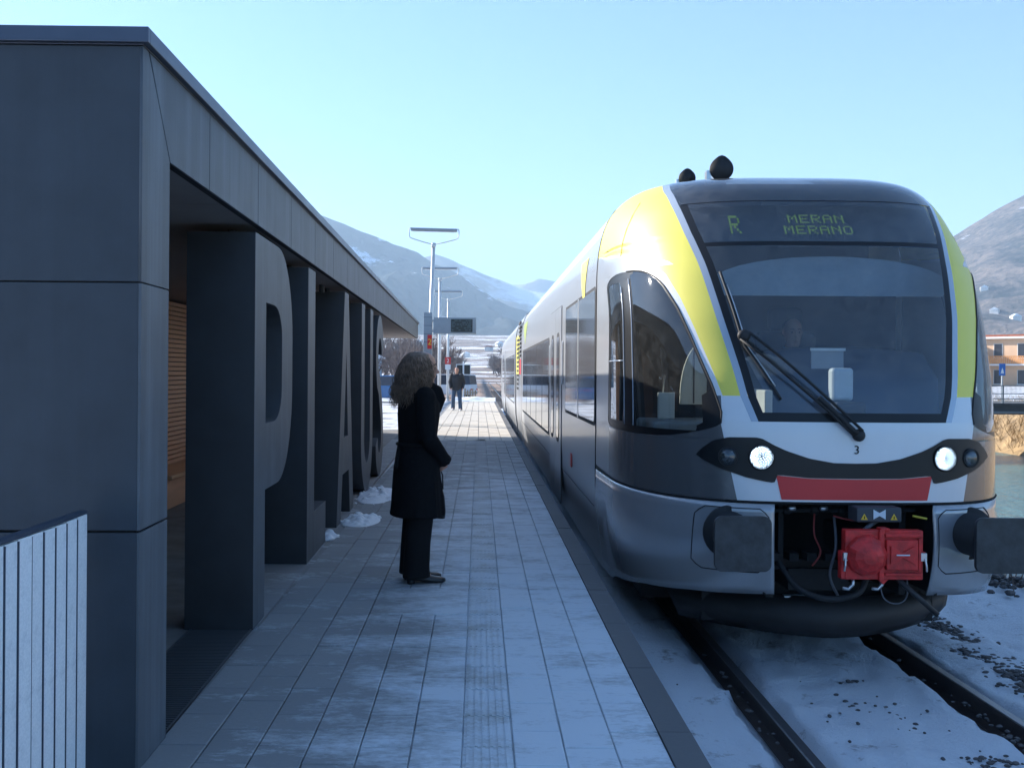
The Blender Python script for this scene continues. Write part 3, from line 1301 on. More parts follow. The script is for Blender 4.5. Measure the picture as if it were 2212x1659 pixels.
def build_train():
    tr = empty('train', (TC, 0, 0), label='silver regional train with yellow cab arch pulling in beside the platform', cat='train')
    nose = tr
    # one body shell: bands of the skin between boundary curves, one material per band
    body = MB()
    zs = sorted(set([.72, .80, .90, 1.0, 1.08, 1.12, 1.139, 1.140, 1.146, 1.153, 1.160, 1.172, 1.185, 1.2, 1.22, 1.24, 1.262, 1.279, 1.28, 1.33, 1.40, 1.459, 1.46]
                    + [1.5 + .05 * i for i in range(17)] + [2.33, 2.36, 2.39, 2.411, 2.43, 2.442, 2.452, 2.459, 2.463, 2.466, 2.469, 2.470, 2.471,
                                                         2.50, 2.54, 2.58, 2.62, 2.66, 2.69, 2.71, 2.735, 2.736, 2.78, 2.84, 2.9, 2.96, 3.01, 3.06, 3.11, 3.16,
                                                         3.20, 3.23, 3.255, 3.275, 3.29, 3.305, 3.32, 3.332, 3.342, 3.35, 3.357, 3.362, 3.366, 3.3685, 3.3699]))
    GL0, GL1 = 1.140, 2.470

    def hw_s(z):
        if z < 1.28:
            return 0.0
        return s_of_u(lerp_tab(z, HW) if z < 3.28 else bodyW(z) * .84, z)

    def rim_s(z):
        if z < 1.28:
            return 0.0
        return s_of_u(min(lerp_tab(z, HW) + .048, bodyW(z) * .97) if z < 3.28 else bodyW(z) * .89, z)

    def bounds(z):
        g1 = lerp_tab(z, S_REAR) if GL0 <= z <= GL1 else -.75
        g2 = lerp_tab(z, S_ARC) if GL0 <= z <= GL1 else -.75
        ye = lerp_tab(z, S_YEL)
        if z < 1.46:
            ye = -.246
        if z > 2.735:
            ye = -2.0
        return g1, g2, ye
    SIL, WHT, YEL, RIM, DRK, BLK = range(6)

    def strip(fa, fb, za, zb, mi, n, side):
        b = len(body.v)
        for z in (za, zb):
            a, c = fa(z), fb(z)
            for i in range(n + 1):
                s = a + (c - a) * i / n
                body.v.append(tuple(NP(side * s * -1 if side > 0 else s, z)))
        for i in range(n):
            q = [b + i, b + i + 1, b + n + 1 + i + 1, b + n + 1 + i]
            body.face(q if side < 0 else q[::-1], mi)
    for za, zb in zip(zs, zs[1:]):
        zm = (za + zb) / 2
        g = GL0 <= zm <= GL1
        for side in (-1, 1):
            low = zm < 1.28
            endf = (lambda z: 0.0) if low else (lambda z: -rim_s(z))
            fg1 = lambda z: bounds(z)[0]
            fg2 = lambda z: bounds(z)[1]
            fy = (lambda z: max(bounds(z)[2], bounds(z)[1] + .0)) if zm < 2.48 else (lambda z: bounds(z)[2])
            rear = lambda z: -2.0
            if side > 0 and zm < 2.48:
                fy = fg2
            if zm < 1.46:
                # dark flank below, white front
                fw = (lambda z: -.268 + .10 * (1.28 - z) if z < 1.28 else -.262)
                up = max
                if g:
                    strip(rear, fg1, za, zb, SIL, 10, side)
                    strip(fg2, lambda z: max(fw(z), fg2(z)), za, zb, DRK, 5, side)
                else:
                    strip(rear, lambda z: -1.0, za, zb, SIL, 6, side)
                    strip(lambda z: -1.0, fw, za, zb, DRK, 22, side)
                if low:
                    strip(lambda z: max(fw(z), fg2(z)) if GL0 <= z <= GL1 else fw(z), lambda z: 0.0, za, zb, WHT, 18, side)
                else:
                    strip(lambda z: max(fw(z), fg2(z)), endf, za, zb, WHT, 6, side)
                    strip(endf, lambda z: -hw_s(z), za, zb, RIM, 2, side)
            elif zm < 2.47:
                strip(rear, fg1, za, zb, SIL, 10, side)
                strip(fg2, fy, za, zb, WHT, 4, side)  # left side only: thin white edge stripe, widened to paint in sun glare
                strip(fy, endf, za, zb, YEL, 10, side)
                strip(endf, lambda z: -hw_s(z), za, zb, RIM, 2, side)
            else:
                if zm < 2.735:
                    strip(rear, fy, za, zb, SIL, 14, side)
                    strip(fy, lambda z: min(bounds(z)[2] + .10, endf(z) - .05), za, zb, WHT, 3, side)  # white edge carried over the window top, with the painted sun glare
                    strip(lambda z: min(bounds(z)[2] + .10, endf(z) - .05), endf, za, zb, YEL, 22, side)
                else:
                    strip(rear, endf, za, zb, YEL, 26, side)
                strip(endf, lambda z: -hw_s(z), za, zb, RIM, 2, side)
    sh = body.build('nose_shell', ['silver_paint', 'white_train', 'yellow_paint', 'rim_paint', 'dark_silver', 'black_gloss'], nose, smooth=True, doubles=True)

    def patch(name, mname, sfun0, sfun1, z0, z1, n=12, m=24, off=0.0, parent=nose, thick=0, sm=True, zl=None):
        mb = MB()
        rows = []
        zl = zl or [z0 + (z1 - z0) * j / m for j in range(m + 1)]
        for z in zl:
            a, c = sfun0(z), sfun1(z)
            rows.append([NP(a + (c - a) * i / n, z, off) for i in range(n + 1)])
        mb.grid(rows)
        o = mb.build(name, mname, parent, smooth=sm, doubles=True, recalc=True)
        if thick:
            so_ = o.modifiers.new('thickness', 'SOLIDIFY')
            so_.thickness = thick
            so_.offset = 0
        return o

    def upatch(name, mname, poly_lo, poly_hi, u0, u1, off, parent=nose, n=40, m=5, sm=True):
        """patch between two curves z(u) on the skin"""
        rows = []
        for j in range(m + 1):
            row = []
            for i in range(n + 1):
                u = u0 + (u1 - u0) * i / n
                lo, hi = poly_lo(u), poly_hi(u)
                row.append(UP(u, lo + (hi - lo) * j / m, off))
            rows.append(row)
        return MB().grid(rows).build(name, mname, parent, smooth=sm, doubles=True)

    # windscreen: black border, glass, destination glass, roof glass
    zb = lambda z: hw_s(z)
    ZD0, ZD1 = 2.645, 2.985
    bw = .055
    def inner(z):
        return s_of_u(max(lerp_tab(z, HW) - bw, 0), z)
    for side in (-1, 1):
        patch('windscreen_frame', 'black_gloss', lambda z: side * inner(z), lambda z: side * hw_s(z), 1.28, ZD1, 3, 40)
    patch('windscreen_frame', 'black_gloss', lambda z: -inner(z), inner, 1.28, 1.345, 30, 3)
    patch('windscreen_frame', 'black_gloss', lambda z: -inner(z), inner, ZD0 - .045, ZD0 - .012, 30, 2)
    patch('windscreen', 'windscreen_glass', lambda z: -inner(z), inner, 1.345, ZD0 - .045, 30, 40)
    patch('destination_glass', 'windscreen_glass', lambda z: -inner(z), inner, ZD0 - .010, ZD1, 30, 16)
    zr = [2.993, 3.03, 3.07, 3.11, 3.16, 3.20, 3.23, 3.255, 3.275, 3.29, 3.305, 3.32, 3.332, 3.342, 3.35, 3.357, 3.362, 3.366, 3.3685, 3.3699]
    patch('roof_glass', 'roof_glass', lambda z: -hw_s(z), hw_s, 0, 0, 30, 0, zl=zr)
    # inner black liner under roof glass
    patch('roof_liner', 'cab_dark', lambda z: -hw_s(z) * .97, lambda z: hw_s(z) * .97, 0, 0, 20, 0, off=-.05, zl=zr[:14])

    # side glazing of the cab
    for side in (-1, 1):
        fr = MB()
        zl = [1.140, 1.146, 1.153, 1.160, 1.172, 1.185, 1.2, 1.22, 1.24, 1.262, 1.30, 1.344, 1.40, 1.46] + [1.5 + .05 * i for i in range(17)] + \
             [2.33, 2.36, 2.39, 2.411, 2.43, 2.442, 2.452, 2.459, 2.463, 2.466, 2.469, 2.470]
        sgn = -side

        def pane1(z):                      # droplight behind the front pane
            if not (1.20 < z < 2.41):
                return None
            e = .03 * max(0, (z - 2.36) / .05)
            return (-.985 + e, -.80 - e)

        def pane2(z):                      # big arched pane
            a = lerp_tab(z, S_ARC)
            if z < 1.195 or a < -.66:
                return None
            lo = -.70 + (.03 if z > 2.43 else 0)
            hi = min(a - .012, -.335) if z < 1.50 else a - .012
            if z < 1.25:
                hi = min(hi, -.36)
            return (lo, hi)
        b0 = fr
        p1 = MB()
        p2 = MB()

        def q(mb, a0, a1, c0, c1, za, zb_, n, off):
            b = len(mb.v)
            for z, x0, x1 in ((za, a0, a1), (zb_, c0, c1)):
                for i in range(n + 1):
                    mb.v.append(tuple(NP((x0 + (x1 - x0) * i / n) * sgn, z, off)))
            for i in range(n):
                mb.face([b + i, b + i + 1, b + n + 2 + i, b + n + 1 + i])
        for za, zb_ in zip(zl, zl[1:]):
            A0, A1 = lerp_tab(za, S_REAR), lerp_tab(zb_, S_REAR)
            B0, B1 = lerp_tab(za, S_ARC), lerp_tab(zb_, S_ARC)
            x1, y1 = pane1(za), pane1(zb_)
            x2, y2 = pane2(za), pane2(zb_)
            segs = []
            if x1 and y1:
                q(p1, x1[0], x1[1], y1[0], y1[1], za, zb_, 5, -.006)
            if x2 and y2:
                q(p2, x2[0], x2[1], y2[0], y2[1], za, zb_, 14, -.004)
            L0, L1 = A0, A1
            if x1 and y1:
                q(fr, L0, x1[0], L1, y1[0], za, zb_, 2, -.003)
                L0, L1 = x1[1], y1[1]
            if x2 and y2:
                q(fr, L0, x2[0], L1, y2[0], za, zb_, 3, -.003)
                q(fr, x2[1], B0, y2[1], B1, za, zb_, 4, -.003)
            else:
                q(fr, L0, B0, L1, B1, za, zb_, 14, -.003)
        fr.build('side_window_frame', 'black_gloss', nose, smooth=True, doubles=True)
        p1.build('side_window', 'cab_side_glass', nose, smooth=True, doubles=True)
        p2.build('side_window', 'cab_side_glass', nose, smooth=True, doubles=True)
        # thin bright seal round the front pane and a rail across the droplight
        sl_ = MB()
        ring = [NP(-.71 * sgn * 1.0, z, .004) for z in [1.20 + i * .06 for i in range(21)]]
        sl_.tube(ring, .005, 5)
        sl_.tube([NP(-.79 * sgn, z, .004) for z in [1.20 + i * .06 for i in range(20)]], .005, 5)
        sl_.tube([NP(s_ * sgn, 1.72, .003) for s_ in (-.985, -.93, -.87, -.80)], .006, 5)
        sl_.build('window_seal', 'rim_paint', nose, smooth=True)
        ar = MB().tube([NP(lerp_tab(z, S_ARC) * sgn, z, .002) for z in [1.262 + i * .04 for i in range(30)]] +
                       [NP(s_ * sgn, z, .002) for s_, z in ((-.60, 2.446), (-.66, 2.462), (-.72, 2.468))], .007, 5)
        ar.build('window_seal', 'black_rubber', nose, smooth=True)

    # panel seams of the nose
    for side in (-1, 1):
        MB().tube([NP(side * 2.0, z, .001) for z in [-.2 + .1 * i for i in range(36)]], .006, 5, cap=False).build('panel_seam', 'seam', nose)
        sm_ = [UP(side * (1.06 - .012 * i), 3.20 - .012 * i, .001) for i in range(4)]
        MB().tube([NP(side * s_, z, .001) for s_, z in ((.62, 3.10), (.66, 2.98), (.70, 2.86), (.735, 2.74), (.76, 2.62))], .004, 4,
                  cap=False).build('panel_seam', 'warn_yellow', nose)

    # smile band with lamp pods, red stripe
    def smile_hi(u):
        a = abs(u)
        return lerp_tab(a, [(0, .992), (.15, .995), (.32, 1.025), (.474, 1.076), (.56, 1.115), (.64, 1.160), (.68, 1.168), (.86, 1.165), (.96, 1.135), (1.03, 1.075), (1.06, 1.03)])

    def smile_lo(u):
        a = abs(u)
        return lerp_tab(a, [(0, .885), (.32, .888), (.50, .905), (.55, .905), (.56, .850), (.64, .862), (.75, .885), (.90, .935), (1.0, .985), (1.06, 1.028)])
    upatch('light_band', 'black_gloss', smile_lo, smile_hi, -1.06, 1.06, .006, n=110, m=6)
    rows = []
    for j in range(6):
        f = j / 5
        row = []
        for i in range(41):
            a = -1 + 2 * i / 40
            u = a * (.513 + .036 * f)
            row.append(UP(u, .735 + (lerp_tab(abs(u), [(0, .880), (.32, .884), (.50, .900), (.55, .904)]) - .735) * f, .005))
        rows.append(row)
    MB().grid(rows).build('red_stripe', 'red_train', nose, smooth=True)
    for sd in (-1, 1):
        for (uu, rr, lit) in ((.648, .088, True), (.862, .066, False)):
            c = UP(sd * uu, 1.028, .004)
            n_ = (UP(sd * uu, 1.028, .02) - UP(sd * uu, 1.028, .0)).normalized()
            n_ = Vector((n_.x * .6, n_.y, n_.z * .3)).normalized()
            hl = empty('headlight')
            hl.parent = nose
            MB().lathe([(rr * .96, 0), (rr * 1.06, .012), (rr * 1.02, .02), (rr * .9, .012)], c, n_, 28).build('bezel', 'black_gloss', hl, smooth=True)
            a = n_.orthogonal().normalized()
            bb = n_.cross(a)
            if lit:
                MB().lathe([(.001, .006), (rr * .88, .006), (rr * .88, .009), (.001, .0091)], c, n_, 24).build('reflector', 'cable_grey', hl)
                dots = MB()
                rnd = random.Random(4 if sd > 0 else 9)
                for i in range(60):
                    r_ = rr * .84 * math.sqrt((i + .5) / 60)
                    th = i * 2.39996
                    p = c + n_ * .011 + (a * math.cos(th) + bb * math.sin(th)) * r_
                    q_ = rnd.uniform(.0032, .0052)
                    dots.lathe([(.0005, .004), (q_, .003), (q_, 0)], p, n_, 6)
                dots.build('led_cluster', 'lamp_lit', hl)
            else:
                MB().lathe([(rr * .3, -.01), (rr * .55, .002), (rr * .82, .012), (rr * .9, .013)], c, n_, 24).build('reflector', 'lamp_reflector', hl, smooth=True)
            MB().lathe([(rr * .92, .014), (rr * .6, .024), (.001, .03)], c, n_, 24).build('lens', 'windscreen_glass', hl, smooth=True)

    # lower skirt below the seam with the open coupler bay
    def skirt_lo(s):
        return lerp_tab(abs(s), [(0, .06), (.12, .055), (.39, .025), (.66, -.04), (1.0, -.17), (1.3, -.25), (2, -.28)])
    BAYS = .108
    for side in (-1, 1):
        rows = []
        S_ = [BAYS + (2.0 - BAYS) * (i / 44) ** 1.4 for i in range(45)]
        for j in range(11):
            f = j / 10
            row = []
            for s_ in S_:
                lo, hi = skirt_lo(s_), .700 - .02 * smooth(.3, 2, s_)
                z = lo + (hi - lo) * f
                row.append(NP(side * s_, z, .004 + .035 * math.sin(math.pi * min(f * 1.15, 1)) ** .7 * (1 - .8 * smooth(.5, 1.6, s_))))
            rows.append(row)
        o = MB().grid(rows).build('skirt', 'nose_silver', nose, smooth=True)
        so_ = o.modifiers.new('thickness', 'SOLIDIFY')
        so_.thickness = .012
        so_.offset = -1
        # inset buffer panel outline
        loop = []
        for i in range(41):
            th = 2 * math.pi * i / 40
            cu = side * (.83 + .235 * max(-1, min(1, 1.25 * math.cos(th))))
            cz = .44 + .225 * max(-1, min(1, 1.25 * math.sin(th)))
            f = (cz - .03) / .67
            loop.append(UP(cu, cz, .006 + .035 * math.sin(math.pi * min(max(f, 0) * 1.15, 1)) ** .7 * .93))
        MB().tube(loop, .004, 4, cap=False).build('panel_seam', 'seam', nose)
    MB().tube([NP(s_, .711, .002) for s_ in [-2 + i * .05 for i in range(81)]], .008, 5, cap=False).build('panel_seam', 'seam', nose)
    # skin strip closing the gap above the bay
    # coupler bay
    bay = MB()
    bay.box(-.60, .60, 8.35, 8.37, -.02, .72)
    bay.box(-.62, -.60, 7.25, 8.37, .05, .72)
    bay.box(.60, .62, 7.25, 8.37, .05, .72)
    bay.box(-.60, .60, 7.22, 8.37, .722, .74)
    bay.build('coupler_bay', 'under_steel', nose)
    br = MB()
    br.box(-.56, -.50, 7.4, 8.3, .0, .70).box(-.44, -.40, 7.5, 8.0, .2, .66).box(-.5, .5, 7.6, 7.7, .16, .24).box(-.35, .1, 7.55, 8.2, .02, .18)
    br.box(.45, .50, 7.5, 8.3, .0, .7)
    for i in range(5):
        br.box(-.50 + i * .13, -.43 + i * .13, 7.45, 7.6, .25, .31)
    br.tube([(-.5, 7.4, .63), (.52, 7.4, .64)], .018, 8)
    for i in range(5):
        br.lathe([(.02, 0), (.032, .01), (.032, .05), (.02, .06)], (-.44 + i * .2, 7.4, .63), (1, 0, 0), 10)
    br.build('coupler_frame', 'under_steel', nose, bevel=.004)
    hz = MB()
    for i in range(4):
        hz.lathe([(.012, 0), (.018, .005), (.018, .05), (.012, .055)], (-.42 + i * .23, 7.33, .655), (1, 0, 0), 10)
    hz.build('pipe_joint', 'steel_bright', nose, smooth=True)
    for nm, mt, pts, r_ in (('air_hose', 'black_rubber', [(-.50, 7.30, .28), (-.40, 7.16, .12), (-.22, 7.08, .06), (-.02, 7.06, .10), (.06, 7.1, .20)], .022),
                            ('air_hose', 'cable_grey', [(.02, 7.15, .40), (.0, 7.08, .50), (.06, 7.06, .57), (.14, 7.12, .60)], .016),
                            ('cable', 'cable_red', [(-.14, 7.2, .62), (-.06, 7.17, .60), (.05, 7.16, .59)], .006),
                            ('cable', 'cable_red', [(-.24, 7.3, .62), (-.26, 7.24, .48), (-.22, 7.22, .36), (-.28, 7.22, .26)], .007),
                            ('cable', 'cable_yellow', [(.40, 7.15, .63), (.50, 7.15, .61)], .008),
                            ('cable', 'cable_grey', [(.10, 6.98, .24), (.12, 6.95, .10), (.20, 6.94, .06), (.28, 6.96, .10), (.30, 7.0, .24)], .005),
                            ('cable', 'cable_grey', [(-.1, 7.3, .6), (-.12, 7.2, .4), (-.16, 7.2, .2), (-.1, 7.2, .05)], .010)):
        # round the hose
        cs = []
        for i in range(len(pts) - 1):
            p0, p1_, p2_, p3 = [Vector(pts[max(0, min(len(pts) - 1, i + k))]) for k in (-1, 0, 1, 2)]
            for k in range(6):
                t = k / 6
                cs.append(.5 * ((2 * p1_) + (-p0 + p2_) * t + (2 * p0 - 5 * p1_ + 4 * p2_ - p3) * t * t + (-p0 + 3 * p1_ - 3 * p2_ + p3) * t ** 3))
        cs.append(Vector(pts[-1]))
        MB().tube(cs, r_, 7).build(nm, mt, nose, smooth=True)
    # the red coupler cover
    cp = empty('coupler')
    cp.parent = nose
    cx, cd, c0, c1 = .115, 6.93, .225, .560
    MB().box(cx - .09, cx + .09, cd + .05, 7.9, .30, .50).build('drawbar', 'under_steel', cp, bevel=.01)
    cov = MB().box(cx - .265, cx + .265, cd, cd + .08, c0, c1)
    cov.box(cx - .29, cx - .24, cd + .005, cd + .075, c0, c0 + .19)
    cov.box(cx + .24, cx + .285, cd + .005, cd + .075, c0 + .13, c0 + .19)
    cov.box(cx - .03, cx + .035, cd - .012, cd + .07, c1 - .002, c1 + .016)
    cov.box(cx - .04, cx - .005, cd - .02, cd, c0 - .005, c1 + .005)
    cov.box(cx + .0, cx + .255, cd - .022, cd, c1 - .045, c1 - .02)
    cov.box(cx + .0, cx + .255, cd - .022, cd, c0 + .03, c0 + .05)
    cov.box(cx + .225, cx + .245, cd - .022, cd, c0 + .06, c1 - .05)
    cov.box(cx + .005, cx + .22, cd - .03, cd, c0 + .07, c1 - .06)
    cov.build('cover', 'coupler_red', cp, bevel=.006)
    dome = MB()
    dome.lathe([(.145, .0), (.135, .035), (.10, .075), (.05, .095), (.001, .10)], (cx - .125, cd + .002, c0 + .165), (0, -1, 0), 10)
    dome.build('cover_dome', 'coupler_red', cp)
    tip = extruded([[(-.035, 0), (.035, 0), (0, -.035)]], .03)
    o = link('cover_tip', tip, 'coupler_red', cp)
    o.matrix_local = Matrix(((1, 0, 0, cx - .005), (0, 0, 1, cd), (0, 1, 0, c0 + .002), (0, 0, 0, 1)))

    def bow(w_, h_, notch):
        return [[(-w_, -h_), (0, -notch), (w_, -h_), (w_, h_), (0, notch), (-w_, h_)]]
    o = link('emblem', extruded(bow(.082, .062, .018), .012), 'coupler_red', cp, bevel=.002)
    o.matrix_local = Matrix(((1, 0, 0, cx + .112), (0, 0, 1, cd - .042), (0, 1, 0, c0 + .175), (0, 0, 0, 1)))
    o = link('emblem', extruded([[(-.045, -.004), (.045, -.004), (.045, .004), (-.045, .004)]], .003), 'bow_blue', cp)
    o.matrix_local = Matrix(((1, 0, 0, cx + .112), (0, 0, 1, cd - .0455), (0, 1, 0, c0 + .175), (0, 0, 0, 1)))
    for sx in (-1, 1):
        MB().box(cx + sx * .262 - .022, cx + sx * .262 + .022, cd - .02, cd + .0, c0 + .13, c0 + .185).tube(
            [(cx + sx * .27, cd - .02, c0 + .15), (cx + sx * .275, cd - .03, c0 + .10), (cx + sx * .28, cd - .025, c0 + .06)], .008, 6).build(
            'latch', 'steel_bright', cp, bevel=.003)
    for sx in (-.20, .0):
        MB().tube([(cx + sx, cd + .03, c0), (cx + sx, cd + .03, c0 - .04), (cx + sx - .03, cd + .03, c0 - .07), (cx + sx - .07, cd + .03, c0 - .065)], .012, 7).build(
            'hook', 'steel_bright', cp, smooth=True)
    MB().tube([(cx + .10, cd + .02, c0 + .0), (cx + .22, cd - .02, c0 - .11), (cx + .345, cd - .05, c0 - .225)], .018, 8).build('lever', 'plough_paint', cp, smooth=True)
    MB().box(cx - .15, cx + .16, cd + .10, cd + .28, .60, .702).build('electric_coupler', 'box_grey', cp, bevel=.01)
    o = link('emblem', extruded(bow(.042, .034, .010), .003), 'bow_blue', cp)
    o.matrix_local = Matrix(((1, 0, 0, cx + .005), (0, 0, 1, cd + .096), (0, 1, 0, .655), (0, 0, 0, 1)))
    for sx in (-.1, .105):
        o = link('warning_triangle', extruded([[(-.024, 0), (.024, 0), (0, .042)]], .003), 'warn_yellow', cp)
        o.matrix_local = Matrix(((1, 0, 0, cx + sx), (0, 0, 1, cd + .096), (0, 1, 0, .618), (0, 0, 0, 1)))
        o = link('warning_bolt', extruded([[(-.004, .006), (.004, .006), (.002, .026), (-.002, .026)]], .002), 'seam', cp)
        o.matrix_local = Matrix(((1, 0, 0, cx + sx), (0, 0, 1, cd + .0935), (0, 1, 0, .618), (0, 0, 0, 1)))

    # buffers
    for sd in (-1, 1):
        bf = empty('buffer')
        bf.parent = nose
        ux = sd * .875
        ux2 = ux
        MB().lathe([(.185, .0), (.19, .012), (.15, .014), (.14, -.30)], (ux - sd * .02, UP(ux, .49).y - .035, .49), (0, 1, 0), 28).build('buffer_socket', 'black_rubber', bf, smooth=True)
        MB().lathe([(.135, 0), (.135, .28), (.10, .29), (.10, .65), (.15, .66), (.15, .9)], (ux, 6.845, .49), (0, 1, 0), 24).build('shaft', 'black_rubber', bf, smooth=True)
        w_, h_, r_ = .19, .185, .05
        ol = []
        for (qx, qy, a0) in ((1, 1, 0), (-1, 1, 90), (-1, -1, 180), (1, -1, 270)):
            ol += arc(qx * (w_ - r_), qy * (h_ - r_), r_, r_, a0, a0 + 90, 6)
        pl = extruded([ol], .035)
        o = link('buffer_plate', pl, 'buffer_steel', bf, bevel=.008)
        o.matrix_local = Matrix(((1, 0, 0, ux), (0, 0, 1, 6.81), (0, 1, 0, .48), (0, 0, 0, 1)))

    # snow plough
    rows = []
    for j in range(5):
        f = j / 4
        row = []
        for i in range(41):
            a = -1 + 2 * i / 40
            u = 1.13 * a * (1 - .10 * f * abs(a))
            d = 7.62 + .62 * abs(a) ** 1.7 - .10 * math.sin(f * math.pi)
            ztop = -.055 - .05 * (abs(a) ** 2)
            zbot = -.335 + .02 * abs(a)
            row.append((u, d, ztop + (zbot - ztop) * f))
        rows.append(row)
    o = MB().grid(rows).build('snow_plough', 'plough_paint', nose, smooth=True)
    so_ = o.modifiers.new('thickness', 'SOLIDIFY')
    so_.thickness = .02
    MB().box(-.9, .9, 7.95, 8.3, -.30, .0).build('plough_bracket', 'under_steel', nose)
    w_ = MB()
    rows = []
    MB().box(-.34, -.05, 7.66, 7.72, -.06, -.05).build('caught_snow', 'snow', nose)

    # wiper
    wp = empty('windscreen_wiper')
    wp.parent = nose
    piv = UP(.02, 1.19, .03)
    hub = UP(-.735, 1.87, .075)
    o2 = Vector((.0, 0, .035))
    MB().lathe([(.04, 0), (.045, .03), (.03, .05), (.001, .052)], UP(.02, 1.19, .0), (0, -1, .1), 14).build('pivot', 'black_rubber', wp, smooth=True)
    def on_skin(u0, z0, u1, z1, off0, off1, n=8):
        return [UP(u0 + (u1 - u0) * i / n, z0 + (z1 - z0) * i / n, off0 + (off1 - off0) * i / n) for i in range(n + 1)]
    MB().tube(on_skin(.04, 1.22, -.685, 1.885, .045, .085), .011, 6).build('arm', 'black_rubber', wp, smooth=True)
    MB().tube(on_skin(-.02, 1.19, -.745, 1.84, .045, .085), .011, 6).build('arm', 'black_rubber', wp, smooth=True)
    MB().tube(on_skin(.0, 1.2, -.26, 1.44, .04, .06), [.02] * 9, 6).build('arm_cover', 'black_rubber', wp, smooth=True)
    MB().ball(UP(-.72, 1.865, .08), .05, .03, .045, 12).build('hub', 'black_rubber', wp, smooth=True)
    bl = on_skin(-.83, 2.37, -.735, 1.86, .03, .05, 10) + on_skin(-.72, 1.80, -.51, 1.43, .045, .03, 8)
    MB().tube(bl, .011, 5).build('blade', 'black_rubber', wp, smooth=True)
    MB().tube([p + Vector((.018, -.012, 0)) for p in bl[2:-2]], .005, 5).build('blade_spring', 'steel_bright', wp, smooth=True)
    o = link('number', text_mesh('3', .085, .002), 'seam', nose)
    p = UP(.012, 1.085, .006)
    o.matrix_local = Matrix(((1, 0, 0, p.x), (0, 0, -1, p.y), (0, 1, 0, p.z), (0, 0, 0, 1)))

    # horns on the roof
    for (u, d, r_) in ((-.72, 9.50, .078), (-.47, 9.2, .106)):
        hn = empty('horn')
        hn.parent = nose
        zc = 3.365 + r_ * .95
        ol = []
        for i in range(28):
            th = 2 * math.pi * i / 28
            rr = r_ * (1 + .16 * max(0, math.cos(th)) ** 10)
            ol.append((rr * math.sin(th), rr * math.cos(th)))
        ol2 = [(a * .7, b * .7) for a, b in ol]
        ol3 = [(a * .25, b * .25) for a, b in ol]
        rings = [[(u + a, d, zc + b) for a, b in ol], [(u + a, d + .03, zc + b) for a, b in ol], [(u + a, d + .12, zc + b) for a, b in ol2],
                 [(u + a, d + .30, zc + b - .02) for a, b in ol3]]
        MB().rings(rings).build('trumpet', 'black_rubber', hn, smooth=True)
        MB().box(u - .05, u + .05, d + .05, d + .22, 3.33, zc - r_ * .3).box(u - r_ * 1.25, u - r_ * .9, d + .02, d + .10, 3.33, zc - r_ * .1).build('bracket', 'steel_bright', hn)

    # destination display
    ds = empty('destination_display')
    ds.parent = nose
    def board(u, z, off=0.0):
        return Vector((u, 7.985 + (z - 2.66) * .80 + .12 * u * u - off, z))
    rows = [[board(-1.0 + .05 * i, z) for i in range(41)] for z in (2.62, 2.8, 3.0)]
    MB().grid(rows).build('board', 'display_back', ds, smooth=True)
    FONT = {'M': ['10001', '11011', '10101', '10101', '10001', '10001', '10001'], 'E': ['11111', '10000', '10000', '11110', '10000', '10000', '11111'],
            'R': ['11110', '10001', '10001', '11110', '10100', '10010', '10001'], 'A': ['01110', '10001', '10001', '11111', '10001', '10001', '10001'],
            'N': ['10001', '11001', '10101', '10011', '10001', '10001', '10001'], 'O': ['01110', '10001', '10001', '10001', '10001', '10001', '01110']}

    def dots(text, uc, zc, dx, dz, gap, bold=False):
        mb = MB()
        adv = dx * 5 + gap
        x0 = uc - (adv * len(text) - gap) / 2
        for k, ch in enumerate(text):
            for r_, line in enumerate(FONT[ch]):
                for c_, b_ in enumerate(line):
                    if b_ == '1':
                        u = x0 + k * adv + (c_ + .5) * dx
                        z = zc + (3 - r_) * dz
                        p = [board(u + a * dx * .44, z + b2 * dz * .42, .006) for a, b2 in ((-1, -1), (1, -1), (1, 1), (-1, 1))]
                        i0 = len(mb.v)
                        mb.v += [tuple(q_) for q_ in p]
                        mb.face([i0, i0 + 1, i0 + 2, i0 + 3])
        mb.build('led_text', 'led_green', ds, recalc=False)
    dots('R', -.615, 2.81, .0165, .0235, .02)
    dots('MERAN', .03, 2.858, .0150, .0105, .0185)
    dots('MERANO', .03, 2.760, .0150, .0105, .0185)

    # cab interior
    cab = empty('cab_interior')
    cab.parent = nose
    c = MB()
    c.box(-1.42, 1.42, 9.96, 9.985, .75, 2.7)
    c.box(-1.15, 1.15, 9.96, 9.985, 2.7, 3.1)
    c.box(-1.28, 1.28, 8.15, 9.95, .75, .78)
    c.box(-.95, .95, 7.6, 8.15, .75, .779)
    c.box(-1.1, 1.1, 8.75, 10.0, 3.02, 3.05)
    c.build('bulkhead', 'cab_dark', cab)
    # blind with arched top
    ol = [(-.80, 2.235), (1.0, 2.235)] + [(.10 + .93 * math.cos(R(a)), 2.33 + .215 * math.sin(R(a))) for a in range(0, 181, 10)]
    o = link('sun_blind', extruded([ol], .02), 'cab_panel', cab)
    o.matrix_local = Matrix(((1, 0, 0, 0), (0, 0, 1, 8.02), (0, 1, 0, 0), (0, 0, 0, 1)))
    # desk
    rows = []
    for (d, z, h_) in ((7.34, 1.27, .60), (7.42, 1.34, .72), (7.75, 1.62, .86), (8.15, 1.82, .92), (8.30, 1.84, .92), (8.36, 1.5, .92), (8.36, .8, .92)):
        rows.append([(-.52 * h_ / .92 + (h_ * 1.5 + .0) * t if False else -.50 + (h_ * .98 + .50) * t, d, z - .10 * max(0, 1 - t * 3) ** 2 - .06 * max(0, t - .75) * 4 * .6) for t in [k / 14 for k in range(15)]])
    MB().grid(rows).build('desk', 'dash_blue', cab, smooth=True)
